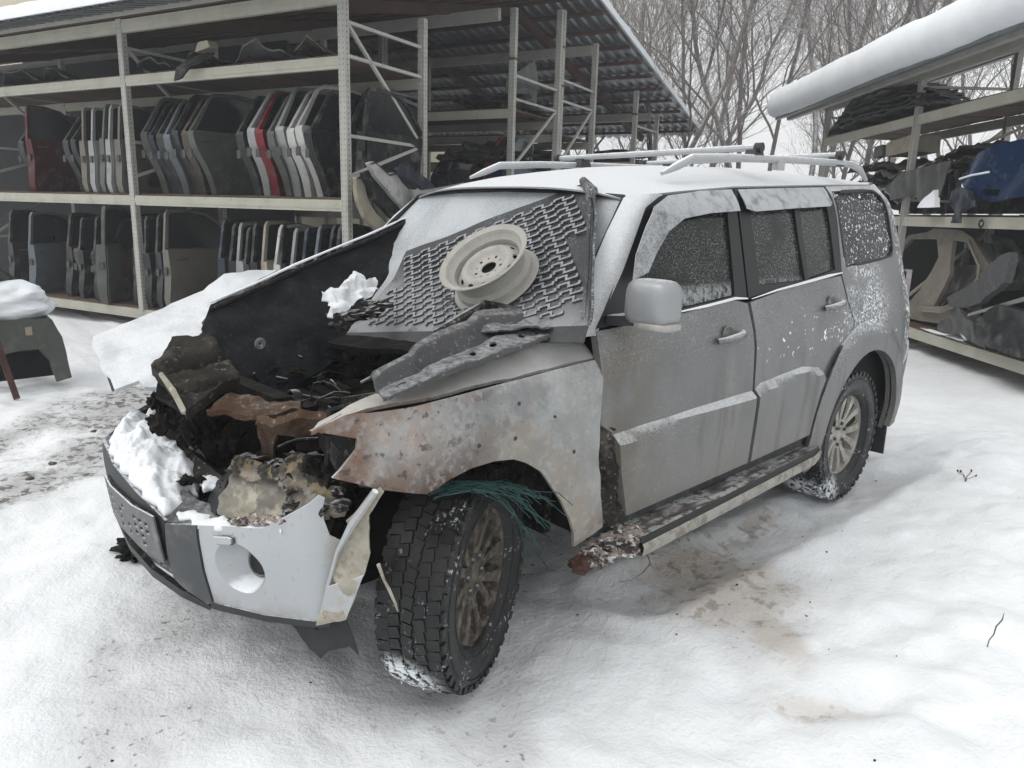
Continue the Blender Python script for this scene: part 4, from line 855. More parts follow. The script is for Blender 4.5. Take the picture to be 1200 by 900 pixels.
    # torn flap
    fp = sheet('torn_bumper_end', G['flap'], M['cream'], BP, d=.02, thick=.006, amp=.022, fr=8, seed=9, toward=(1,.6,0), jag=.004, fn=lambda a, b: .012*math.sin(a*34))
    A_ = [Vector(G['flap'][i]) for i in (0, 9, 8, 7)]
    m = MB(); m.tube([A_[0], A_[0].lerp(A_[1], .5)+Vector((.01,0,0)), A_[1], A_[2], A_[3]], [.010,.012,.007,.006,.004], 6); m.build('flap_edge', M['bumper'], fp)
    sheet('flap_outer', [G['flap'][i] for i in (5, 6, 7, 8)], M['bumper'], fp, d=.03, thick=.004, toward=(1,.6,0)).location = (.006, .004, 0)
    P = [(.44,.92,.62),(.43,.935,.57),(.425,.95,.55),(.415,.965,.51),(.41,.97,.485)]
    MB().tube(P, [.006,.004,.005,.004,.002], 5).build('hanging_strip', M['cream'], CAR)
    sheet('undertray_fragment', G['frag'], M['black_plastic'], CAR, d=.02, thick=.008, amp=.02, fr=6, toward=(1,1,0), jag=.003)
    sheet('undertray_fragment', [(.52,.62,.34),(.47,.60,.345),(.38,.56,.30),(.36,.60,.24),(.41,.64,.22),(.46,.63,.26)], M['char'], CAR, d=.03, thick=.01, amp=.02)
    # green rope fibres in the arch
    rn3 = random.Random(2); m = MB()
    for i in range(26):
        s0 = Vector((.23+rn3.uniform(-.03,.03), .90+rn3.uniform(-.04,.04), .785+rn3.uniform(-.015,.01)))
        e0 = Vector((-.17+rn3.gauss(-.01,.05), .94+rn3.uniform(-.05,.05), .64+rn3.gauss(-.02,.08)))
        mid = Vector((-.02+rn3.uniform(-.05,.05), .94+rn3.uniform(-.03,.04), .80+rn3.uniform(-.02,.02)))
        P = []
        for k in range(9):
            t = k/8*(1 if rn3.random() < .9 else .9); p = s0*(1-t)**2+mid*2*t*(1-t)+e0*t*t; P.append(p+Vector((rn3.uniform(-1,1), rn3.uniform(-1,1), rn3.uniform(-1,1)))*(.005+.009*t))
        m.tube(P, .0018, 3, cap=False)
    o = m.build('rope_fibres', M['green_rope'], None); tag(o, 'tangle of frayed green rope fibres hanging over the front tyre in the wheel arch', 'rope')
front()
# snow on the bumper: a drift heaped on the ledge
def mound(name, poly, base, height, mat, parent=None, d=.012, seed=0, jag=.02, rough=.35, fr=9):
    """a heap of snow: rises from its outline over whatever it lies on"""
    poly = densify(poly, .02); poly = [(x+jag*noise.noise((x*22, y*22, seed)), y+jag*noise.noise((x*22, y*22, seed+7))) for x, y in poly]
    P, T = cdt(poly, [], d); B = np.array(densify(poly, d)); P3 = []; th = []
    for x, y in P:
        e = math.sqrt(((B-np.array((x, y)))**2).sum(1).min()); k = 1-math.exp(-e/.022); z = base(x, y); n_ = fbm((x*fr, y*fr, seed), 4, 2.2, .55); n2 = abs(noise.noise((x*fr*2.3, y*fr*2.3, seed)))
        h = height*k*(.72+rough*1.8*n_-.25*n2)+.004+.10*height*fbm((x*60, y*60, seed), 3); P3.append((x, y, z+max(.003, h))); th.append(max(.003, h)+.01)
    V, F = solid(P3, [(0, 0, 1)]*len(P3), T, th); return mesh_obj(name, V, F, mat, parent, 179)
zb = lambda x, y: ip(y, [-.8,-.42,0,.2,.37,.6], [.70,.70,.66,.615,.625,.66])+.0
bs = mound('bumper_snow', [(.72,-.50),(.775,-.30),(.785,-.05),(.775,.10),(.755,.18),(.70,.17),(.66,.08),(.62,.13),(.58,.02),(.53,-.06),(.50,-.16),(.56,-.22),(.58,-.34),(.52,-.46),(.44,-.56),(.50,-.66),(.60,-.62),(.67,-.56)], zb, .085, M['snow'], None, seed=3, d=.008)
tag(bs, 'thick lumpy snow lying on the front bumper of the burnt car', 'snow', kind='stuff')
bs2 = mound('bumper_snow', [(.752,.20),(.722,.33),(.705,.40),(.67,.48),(.625,.56),(.60,.62),(.575,.60),(.60,.50),(.645,.40),(.655,.30),(.69,.22)], zb, .022, M['snow'], None, seed=5, jag=.03, d=.008, fr=16)
tag(bs2, 'thin crusted snow along the top edge of the silver bumper corner', 'snow', kind='stuff')
bs3 = mound('bumper_snow', [(.62,.10),(.63,.20),(.58,.24),(.54,.20),(.56,.12)], lambda x, y: .675, .03, M['snow'], None, seed=8, jag=.03, d=.008, fr=16)
tag(bs3, 'small snow patch behind the bumper beside the melted headlamp', 'snow', kind='stuff')
# ------------------------------------------------------------------ floor mat and steel wheel on the windscreen
MN = Vector((.66520604, 0, .74665984)); MP = Vector((-.8767, 0, 1.6861))
def on_ws(y, w, h=0):
    """point on the windscreen plane: y across, w up the slope, h out"""
    return MP+Vector((0, y, 0))+Vector((-.74665984, 0, .66520604))*w+MN*h
def floor_mat():
    root = empty('floor_mat', tuple(on_ws(.3, -.4)), label='dark frosted rubber car floor mat with zigzag treads lying across the windscreen', cat='floor mat')
    inv = Matrix.Translation(-root.location)
    loc = lambda p: tuple(inv @ Vector(p))
    P = [Vector(p)+MN*.012 for p in G['mat']]
    sheet('mat_base', [loc(p) for p in P], M['mat'], root, d=.035, thick=.012, toward=MN, amp=.006, fr=4)
    # raised rims
    nrm = MN
    def rim(idx, w, h):
        m = MB(); pts = [P[i] for i in idx]
        m.tube([loc(p+nrm*h) for p in pts], w, 6); return m.build('mat_rim', M['mat'], root)
    sheet('mat_wall', [loc(p) for p in (P[1]+nrm*.0, P[2], P[3], P[4], P[5], P[5]+nrm*.035+Vector((0,.03,0)), P[4]+nrm*.045+Vector((0,.03,0)), P[3]+nrm*.04+Vector((0,.03,0)), P[2]+nrm*.02)], M['mat_wall'], root, d=.03, thick=.008, amp=.004)
    sheet('mat_wall', [loc(p) for p in (P[5], P[6], P[6]+Vector((.03,0,-.05)), P[5]+Vector((.02,0,-.055)))], M['mat_rubber'], root, d=.03, thick=.01)
    sheet('mat_wall', [loc(p) for p in (P[6], P[7], P[8], P[8]+Vector((.02,0,-.03)), P[7]+Vector((.03,.02,-.045)), P[6]+Vector((.02,0,-.035)))], M['mat_rubber'], root, d=.03, thick=.01)
    # curled far corner
    m = MB(); m.tube([loc(P[1]+nrm*.01), loc(P[2]+nrm*.02), loc(P[2].lerp(P[3], .45)+nrm*.035)], [.018,.026,.012], 9); m.build('mat_rim', M['mat_wall'], root)
    rim([2, 3, 4, 5], .008, .035)
    # zigzag treads, standing proud of the rubber
    a = (P[1]-P[0]).normalized(); b = MN.cross(a).normalized()
    if b.z > 0: b = -b
    O0 = P[0]; poly = [((p-O0).dot(a), (p-O0).dot(b)) for p in P]; cx = sum(x for x, y in poly)/len(poly); cy = sum(y for x, y in poly)/len(poly)
    pin = [(cx+(x-cx)*.965, cy+(y-cy)*.955) for x, y in poly]
    m = MB(); Mx = Matrix((a, b, -MN)).transposed() if False else Matrix((a, b, a.cross(b))).transposed()
    for r_ in range(-2, 22):
        for c_ in range(-14, 20):
            x = c_*.094+r_*.012; y = .018+r_*.0445; S = []
            Zs = [((0,0),(.040,0)), ((.040,0),(.040,.024)), ((.040,.024),(.082,.024)), ((.0,0),(.0,.012)), ((.082,.024),(.082,.012))]
            if not all(inpoly(x+p, y+q, pin) for p, q in ((0,0),(.080,.024),(.080,0),(0,.014))): continue
            for (p, q), (s_, t_) in Zs:
                A1 = O0+a*(x+p)+b*(y+q)+MN*.006; B1 = O0+a*(x+s_)+b*(y+t_)+MN*.006
                dlt = (B1-A1).normalized()*.003
                m.bar(loc(A1-dlt), loc(B1+dlt), .0095, .006, MN)
    m.build('mat_treads', M['ridge'], root)
floor_mat()
def disc_part(name, r_out, zf, holes, mat, parent, thick=.004, d=.012):
    out = [(r_out*math.cos(2*math.pi*k/48), r_out*math.sin(2*math.pi*k/48)) for k in range(48)]
    P, T = cdt(out, holes, d); P3 = []; N3 = []
    for x, y in P: P3.append((x, y, zf(math.hypot(x, y), math.atan2(y, x)))); N3.append((0, 0, 1))
    V, F = solid(P3, N3, T, thick); return mesh_obj(name, V, F, mat, parent, 45)
def steel_wheel():
    c = on_ws(.435, -.575, .040); root = empty('steel_wheel', tuple(c), label='bare white pressed-steel wheel lying on the floor mat over the windscreen', cat='wheel')
    root.rotation_mode = 'QUATERNION'; root.rotation_quaternion = Vector((.652,.052,.756)).to_track_quat('Z', 'Y'); root.scale = (1.03, 1.03, 1.08)
    pr_ = [(.150,.0),(.168,.0),(.171,.006),(.168,.012),(.152,.018),(.150,.034),(.132,.046),(.128,.060),(.130,.078),(.150,.092),(.152,.105),(.163,.110),(.169,.114),(.172,.112),(.172,.108),(.166,.104),(.156,.098),(.154,.088)]
    V = [(r, h) for r, h in pr_]
    m = MB(); m.lathe([(r, h) for r, h in [(.151,.0),(.168,-.001),(.173,.004),(.169,.009),(.153,.012),(.151,.030),(.135,.042),(.131,.060),(.136,.082),(.151,.095),(.153,.108),(.165,.113),(.173,.117),(.176,.114),(.172,.110),(.163,.109),(.150,.104),(.146,.094),(.131,.082),(.126,.060),(.131,.040),(.147,.030),(.149,.012)]], 64, 'z', True)
    m.build('wheel_rim', M['steel_wheel'], root, 30)
    zf = lambda r, a: ip(r, [0,.035,.042,.062,.075,.085,.105,.118,.130], [.062,.064,.066,.068,.082,.088,.080,.066,.058])
    hl = [[(.030*math.cos(t), .030*math.sin(t)) for t in [k*math.pi/10 for k in range(20)]]]
    for i in range(5):
        a = 2*math.pi*i/5+.3; hl.append([(.052*math.cos(a)+.0065*math.cos(t), .052*math.sin(a)+.0065*math.sin(t)) for t in [k*math.pi/5 for k in range(10)]])
        a += .63; hl.append([(.050*math.cos(a)+.004*math.cos(t), .050*math.sin(a)+.004*math.sin(t)) for t in [k*math.pi/4 for k in range(8)]])
    for i in range(12):
        a = 2*math.pi*i/12; u = Vector((math.cos(a), math.sin(a))); v = Vector((-u.y, u.x))
        hl.append([tuple(u*.110+u*.0065*math.cos(t)+v*.013*math.sin(t)) for t in [k*math.pi/6 for k in range(12)]])
    disc_part('wheel_disc', .131, zf, hl, M['steel_wheel'], root)
    m = MB(); m.lathe([(0,.03),(.10,.03)], 24, 'z'); m.build('wheel_back', M['mat_rubber'], root)
steel_wheel()
# ================================================================== ground
def vnoise_grid(X, Y, sc, seed, oct=4):
    """value noise on arrays"""
    r = np.random.RandomState(seed); T = r.rand(256, 256); out = np.zeros_like(X); a = 1.0; tot = 0
    for o in range(oct):
        x = X/sc*2**o+seed*3.7+40; y = Y/sc*2**o+seed*1.3+40; xi = np.floor(x).astype(int); yi = np.floor(y).astype(int); fx = x-xi; fy = y-yi
        fx = fx*fx*(3-2*fx); fy = fy*fy*(3-2*fy)
        g = lambda i, j: T[(xi+i) % 256, (yi+j) % 256]
        out += a*((g(0,0)*(1-fx)+g(1,0)*fx)*(1-fy)+(g(0,1)*(1-fx)+g(1,1)*fx)*fy); tot += a; a *= .5
    return out/tot-.5
def sstep(a, b, x): t = np.clip((x-a)/(b-a), 0, 1); return t*t*(3-2*t)
def seg(X, Y, a, b):
    a = np.array(a); b = np.array(b); d = b-a; t = np.clip(((X-a[0])*d[0]+(Y-a[1])*d[1])/(d@d), 0, 1); return np.hypot(X-a[0]-t*d[0], Y-a[1]-t*d[1]), t
def ground_h(X, Y):
    h = .12*vnoise_grid(X, Y, 2.2, 3, 3)+.10*vnoise_grid(X, Y, .55, 5, 3)+.05*np.abs(vnoise_grid(X, Y, .3, 8, 3))*2
    h += .020*vnoise_grid(X, Y, .13, 17, 3)*sstep(-.2, .25, vnoise_grid(X, Y, .9, 18, 2))
    near = np.exp(-((X+1.4)**2/9+(Y)**2/2.2))                      # flatter under the car
    h = h*(1-.75*near)-.012
    h += .16*np.exp(-(((X+2.9)/1.5)**2+((Y-1.95)/.55)**2))*(.8+vnoise_grid(X, Y, .6, 9, 3))       # bank beside the car
    h += .10*np.exp(-(((X+4.2)/1.3)**2+((Y-1.3)/.45)**2))
    d, t = seg(X, Y, (-3.6, .95), (-.9, .80)); h -= .04*np.exp(-(d/.16)**2)
    h += .02*np.exp(-((d-.22)/.06)**2)+.0075*np.sin(X*2*np.pi/.052+3*np.sin(Y*18))*np.exp(-(d/.12)**2)*(t > .02)*(t < .98)
    d, t = seg(X, Y, (1.6, -2.4), (-3.5, -5.4)); h -= .05*np.exp(-(d/.75)**2)                     # the driven strip behind
    for cx, cy in ((0, .78), (-2.78, .80)): h -= .03*np.exp(-(((X-cx)/.3)**2+((Y-cy)/.22)**2))
    r = np.random.RandomState(5)
    for i in range(150):                                           # footprints and lumps
        cx, cy = r.uniform(-5, 1.6), r.uniform(-1.2, 2.8); a = r.uniform(.05, .16); m = np.exp(-(((X-cx)/a)**2+((Y-cy)/(a*.6))**2)); h += m*r.choice([-.035, -.02, .02, .028])*(1.0 if (cx > .5 or cy > 1.15 or cy < -1 or cx < -3.4) else .35)
    return h
def lin(a, b, s): return np.arange(a, b, s)
def make_ground():
    def axis(lo, hi, fine, far):
        c = [lo]; 
        g = []; x = lo
        while x < hi: g.append(x); x += fine
        s = fine; a = g[-1]; up_ = []
        while a < far: s *= 1.22; a += s; up_.append(a)
        s = fine; b = g[0]; dn = []
        while b > -far: s *= 1.22; b -= s; dn.append(b)
        return np.array(dn[::-1]+g+up_)
    xs = axis(-5.2, 2.0, .022, 95); ys = axis(-4.8, 3.0, .022, 95)
    X, Y = np.meshgrid(xs, ys, indexing='ij'); Z = ground_h(X, Y)
    far = sstep(6, 20, np.hypot(X+2, Y)); Z = Z*(1-.6*far)
    nx, ny = X.shape
    co = np.stack([X, Y, Z], -1).reshape(-1, 3)
    idx = np.arange(nx*ny).reshape(nx, ny); F = np.stack([idx[:-1, :-1], idx[1:, :-1], idx[1:, 1:], idx[:-1, 1:]], -1).reshape(-1, 4)
    me = bpy.data.meshes.new('snow_ground'); me.vertices.add(len(co)); me.vertices.foreach_set('co', co.ravel())
    me.loops.add(F.size); me.loops.foreach_set('vertex_index', F.ravel()); me.polygons.add(len(F)); me.polygons.foreach_set('loop_start', np.arange(0, F.size, 4)); me.polygons.foreach_set('loop_total', np.full(len(F), 4))
    me.update(calc_edges=True); me.polygons.foreach_set('use_smooth', np.ones(len(F), bool))
    # dirt in the snow: r = grey slush and grit, g = brown stain
    g = np.zeros_like(X); b = np.zeros_like(X)
    d, t = seg(X, Y, (2.2, -2.0), (-3.5, -5.2)); n = vnoise_grid(X, Y, .5, 21, 5); n2 = vnoise_grid(X, Y, .09, 22, 3)
    g += 1.0*sstep(1.02, .50, d+n*.8)*(.9+.6*n2)
    def blob(cx, cy, rx, ry, ang=0, k=1.0, sd=0):
        c, s = math.cos(ang), math.sin(ang); u = (X-cx)*c+(Y-cy)*s; v = -(X-cx)*s+(Y-cy)*c
        q = np.hypot(u/rx, v/ry); return k*sstep(1.15, .35, q+1.3*vnoise_grid(X, Y, .35, 30+sd, 5))
    b = np.maximum(b, blob(-1.30, 1.0, .42, .30, .3, .8)); b = np.maximum(b, blob(-1.45, .78, .35, .12, -.2, .9, 1)); b = np.maximum(b, blob(-1.1, 1.38, .25, .12, .8, .8, 2)); b = np.maximum(b, blob(-.78, 1.72, .22, .08, 2.3, .5, 3))
    b = np.maximum(b, blob(-1.9, .74, .5, .10, 0, .8, 4)*(vnoise_grid(X, Y, .08, 44, 2) > -.05)); 
    g = np.maximum(g, blob(-1.25, 1.25, .5, .3, .4, .35, 5)); g = np.maximum(g, blob(.95, .35, .45, .30, .5, .40, 6)); g = np.maximum(g, blob(.5, -.25, .5, .28, .9, .45, 7)); g = np.maximum(g, blob(.15, .85, .55, .35, .5, .35, 8)); g = np.maximum(g, blob(-1.3, .4, 1.6, .5, 0, .5, 9))
    g = np.maximum(g, blob(.9, -.1, .35, .12, 1.2, .5, 10)); g = np.maximum(g, blob(.35, 1.25, .35, .12, .5, .45, 11))
    ca = me.color_attributes.new('dirt', 'FLOAT_COLOR', 'POINT'); A = np.stack([np.clip(g, 0, 1), np.clip(b, 0, 1), np.zeros_like(g), np.ones_like(g)], -1).astype(np.float32)
    ca.data.foreach_set('color', A.ravel())
    m = NM('ground_snow', (.85, .87, .89), .75, 0, .25)
    m.layer(m.noise(1.4, .35, .7), (.79, .81, .83)); m.layer(m.noise(7, .5, .75), (.74, .755, .77), k=.5)
    at = m.N('ShaderNodeVertexColor'); at.layer_name = 'dirt'; sp = m.N('ShaderNodeSeparateColor'); m.L(at.outputs[0], sp.inputs[0])
    m.layer(sp.outputs[0], (.36, .36, .365), k=.85)
    gr = m.mul(m.ramp(sp.outputs[0], .35, .8), m.noise(16, .50, .58, detail=6, rough=.7)); m.layer(gr, (.12, .105, .095), .9, k=.9)
    m.layer(m.mul(m.ramp(sp.outputs[0], .15, .5), m.noise(30, .60, .66, detail=4)), (.16, .15, .14), .9, k=.8)
    m.layer(sp.outputs[1], (.47, .40, .33), k=.75); m.layer(m.mul(sp.outputs[1], m.noise(14, .52, .62, w=3)), (.25, .21, .18), k=.8)
    m.layer(m.noise(1.1, .5, .7, w=9), (.87, .89, .91), k=.8)
    bb = m.math('ADD', m.noise(10, raw=True, detail=8, rough=.62), m.mul(m.noise(60, raw=True, detail=5), .35)); m.bump(bb, .55, .035)
    M['ground'] = m.done(); me.materials.append(M['ground'])
    o = bpy.data.objects.new('snow_ground', me); COL.objects.link(o); tag(o, kind='structure')
make_ground()
# ================================================================== left-hand shelter
LA = 1.8853; LC = Vector((-2.65, -4.32, 0))
LM = Matrix.Translation(LC) @ Matrix.Rotation(LA, 4, 'Z')
def Lw(s, t, z): return LM @ Vector((s, t, z))
def post(parent, x, y, z1, holes=True, w=.085, d=.07, z0=.0, mat=None):
    """upright with folded lips and punched slots"""
    m = MB(); V = []; pr_ = [(-w/2, d/2), (-w/2, -d/2), (w/2, -d/2), (w/2, d/2), (w/2-.02, d/2), (w/2-.02, -d/2+.014), (-w/2+.02, -d/2+.014), (-w/2+.02, d/2)]
    for z in (z0, z1): V += [(x+a, y+b, z) for a, b in pr_]
    n = 8; F = [(i, (i+1) % n, n+(i+1) % n, n+i) for i in range(n)]+[tuple(range(n-1,-1,-1)), tuple(range(n, 2*n))]
    m.add(V, F); p = m.build('post', mat or M['rack_steel'], parent, 20)
    if holes:
        h = MB(); z = z0+.1
        while z < z1-.05:
            for sx in (-.024, .024): h.add([(x+sx-.0035, y-d/2-.002, z), (x+sx+.0035, y-d/2-.002, z), (x+sx+.0025, y-d/2-.002, z+.016), (x+sx-.0025, y-d/2-.002, z+.016)], [(0, 1, 2, 3)])
            h.add([(x+w/2+.002, y-.006, z), (x+w/2+.002, y+.006, z), (x+w/2+.002, y+.006, z+.014), (x+w/2+.002, y-.006, z+.014)], [(0, 1, 2, 3)])
            z += .05
        o = h.build('punched_slots', M['rack_hole'], p, None); o['kind'] = 'stuff'
    return p
def beam(parent, x0, x1, y, z, h=.115, w=.05, mat=None, name='beam'):
    m = MB(); m.box(((x0+x1)/2, y, z-h/2), (x1-x0, w, h)); m.box(((x0+x1)/2, y-w/2-.003, z-h/2), (x1-x0, .008, h*.45))
    return m.build(name, mat or M['rack_beam'], parent, 20)
def brace(parent, a, b, w=.032): return MB().bar(a, b, w, w).build('brace', M['rack_steel'], parent)
def deck(parent, x0, x1, y0, y1, z, n=9):
    k = max(1, int((x1-x0)/.42)); m0 = None
    for i in range(k):
        a = x0+(x1-x0)*i/k; b = x0+(x1-x0)*(i+1)/k-.006; dz = .004*math.sin(i*2.1)
        MB().box(((a+b)/2, (y0+y1)/2, z+dz-.012), (b-a, y1-y0, .024)).build('deck_board', M['deck_board'], parent)
def rack(name, label, origin_t, s_posts, levels, depth, top, group, braces=(), front_only=False, top_beam=None, rear_bracing=True, world=LM):
    root = empty(name, label=label, cat='storage rack', group=group); root.matrix_world = world @ Matrix.Translation((0, origin_t, 0))
    for sx in s_posts:
        post(root, sx, 0, top(sx, 0)); post(root, sx, depth, top(sx, depth))
    for a, b in zip(s_posts[:-1], s_posts[1:]):
        for z in levels:
            beam(root, a+.045, b-.045, 0, z); beam(root, a+.045, b-.045, depth, z); deck(root, a+.05, b-.05, .03, depth-.03, z+.026)
        if top_beam: beam(root, a+.045, b-.045, 0, top_beam, .14)
    for sx in s_posts:
        for (z0, z1) in braces: brace(root, (sx, .04, z0), (sx, depth-.04, z1))
        if top_beam: pass
    return root
TP = lambda s, y: 3.66
HB = [(.32,.32),(.32,1.05),(1.05,1.05),(2.30,2.30),(1.9,2.30),(3.36,3.36),(3.36,2.32),(1.05,1.85)]
rackA = rack('pallet_rack', 'front row of pale steel racking on the left, filled with car doors', 0, [-10.0, -6.72, -3.36, 0], [.27, 1.67, 3.04], 1.32, TP, 'rows of steel racking under the left shelter', HB+[(3.05,3.05)], top_beam=3.65)
def ztop(t): return (3.725+.21*t if t < 5.07 else 5.855-.21*t)-.19
rackB = rack('pallet_rack', 'second steel rack row, its end ladder standing just above the car roof', 3.42, [-6.72, -3.36, 0], [.30, 1.55, 2.98], 1.42, lambda s, y: ztop(3.42+y), 'rows of steel racking under the left shelter', [(3.42,3.42),(3.12,3.12),(2.2,3.12),(2.05,2.05)])
rackC = rack('pallet_rack', 'third steel rack row standing back to back with the second', 4.93, [-6.72, -3.36, 0], [.30, 1.55, 2.80], 1.30, lambda s, y: ztop(4.93+y), 'rows of steel racking under the left shelter', [(3.60,3.60),(3.30,3.30),(2.35,3.30)])
rackD = rack('pallet_rack', 'rearmost steel rack row below the low far eave of the tin roof', 8.30, [-6.72, -3.36, 0], [.30, 1.75, 2.62], 1.30, lambda s, y: ztop(8.30+y), 'rows of steel racking under the left shelter', [(3.30,3.30),(2.9,2.9)])
for r_, zz in ((rackB, (3.62,)), (rackC, (4.05, 3.5)), (rackD, (3.5,))):            # rusty splice collars
    for z in zz:
        for y in (0,): MB().box((0, y, z), (.10, .085, .035)).build('splice_collar', M['rack_rust'], r_)
# tin roof
def shelter_roof():
    root = empty('shelter_roof', label='snow-topped corrugated tin roof on brown purlins over the left racking', cat='roof'); root.matrix_world = LM
    def zr(t): return 3.725+.21*t if t < 5.07 else 5.855-.21*t
    x0, x1 = -14, .42; per = .19; xs = []; x = x0
    while x < x1: xs += [(x, 0), (x+per*.28, 0), (x+per*.42, .034), (x+per*.80, .034), (x+per*.95, 0)]; x += per
    for nm, t0, t1 in (('roof_sheet', -.62, 5.07), ('roof_sheet', 5.07, 11.6)):
        ts = [t0, t1]; V = []; F = []
        for t in ts: V += [(a, t, zr(t if t != t1 else t-1e-4)+h) for a, h in xs]
        n = len(xs); F = [(i, i+1, n+i+1, n+i) for i in range(n-1)]
        V2, F2 = solid(V, [(0, 0, 1)]*len(V), F, .003); mesh_obj(nm, V2, F2, M['roof_metal'], root, 30)
    # snow on it: thick on top, ragged at the eave
    V = []; F = []; ts = np.concatenate([np.linspace(-.66, -.3, 6), np.linspace(0, 11.62, 26)]); ns = np.linspace(x0, x1+.02, 150)
    for t in ts:
        for a in ns:
            e = min(1, (t+.66)/.22+.15)*min(1, (11.64-t)/.2+.1)*min(1, (x1+.03-a)/.10+.22); V.append((a, t, zr(t)+.04+.17*e**.5+.02*noise.noise((a*3, t*3, 0))))
    n = len(ns); F = [(i*n+j, i*n+j+1, (i+1)*n+j+1, (i+1)*n+j) for i in range(len(ts)-1) for j in range(n-1)]
    V2, F2 = solid(V, [(0, 0, 1)]*len(V), F, [max(.01, v[2]-zr(v[1])-.036) for v in V]); mesh_obj('roof_snow', V2, F2, M['snow'], root, 50)
    for t in np.arange(.0, 11.4, .62):
        z = zr(t); MB().box(((x0+x1)/2-.04, t, z-.032), (x1-x0-.02, .10, .05)).build('purlin', M['purlin_paint'], root)
    for s_ in (-.9, -3.4, -6.7, -10):
        for a, b in ((.12, 5.0), (5.14, 11.3)): MB().bar((s_, a, zr(a)-.125), (s_, b, zr(b)-.125), .09, .13).build('rafter', M['purlin_paint'], root)
    for t in (3.2, 6.3, 9.5): MB().box((-6.9, t, zr(t)-.26), (13.6, .07, .15)).build('roof_girder', M['rack_steel'], root)
    MB().box((-6.9, -.10, 3.74), (14.2, .05, .14)).build('eave_board', M['rack_steel'], root)
shelter_roof()
# dark cladding behind the racks and the beige building
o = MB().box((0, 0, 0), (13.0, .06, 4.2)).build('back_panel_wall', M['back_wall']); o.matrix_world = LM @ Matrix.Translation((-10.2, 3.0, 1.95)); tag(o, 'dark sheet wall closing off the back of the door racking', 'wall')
b_ = empty('beige_building', label='plain beige building wall showing above the snowy tin roof at top left', cat='building'); b_.matrix_world = LM @ Matrix.Translation((-22, 14, 0))
MB().box((0, 0, 5), (26, 8, 10)).build('wall', M['beige_wall'], b_); MB().box((0, 0, 10.15), (26.6, 8.6, .3)).build('roof', M['roof_metal'], b_)
# ================================================================== car doors
def paint(name, c, rough=.4, metal=.3, dirt=.5):
    m = NM(name, c, rough, metal); m.layer(m.noise(3, .4, .7), tuple(x*.75 for x in c)); m.layer(m.noise(9, .48, .7, w=5), (.16, .155, .14), .8, 0, k=dirt); m.layer(m.noise(60, .6, .7), (.30, .30, .28), .8, 0, k=dirt*.6)
    M[name] = m.done(); return M[name]
for nm, c in dict(p_grey=(.16,.165,.165), p_dark=(.045,.05,.055), p_black=(.018,.019,.022), p_silver=(.36,.37,.37), p_white=(.62,.62,.60), p_beige=(.28,.26,.22), p_red=(.32,.014,.030), p_maroon=(.15,.012,.022), p_blue=(.02,.085,.27), p_navy=(.03,.045,.075), p_greygreen=(.17,.185,.165), p_brown=(.12,.095,.07), p_champ=(.40,.36,.28), p_steel=(.22,.26,.30), p_teal=(.10,.20,.28), p_shell=(.50,.45,.38)).items(): paint(nm, tuple(x*(.8 if nm in ('p_white','p_silver','p_champ') else .5) for x in c), *((.22, .6, .15) if nm == 'p_blue' else ()))
simple('door_glass', (.015, .017, .018), .12, 0, .2, 4); simple('jamb', (.07, .07, .068), .6, .2, .3, 9)
def ext(outline, holes, x0, x1, bevel=0, d=.14):
    """solid slab between two x planes: outline in (y,z)"""
    P, T = cdt(outline, holes, d); P3 = [(x1, a, b) for a, b in P]; V, F = solid(P3, [(1, 0, 0)]*len(P3), T, x1-x0); return V, F
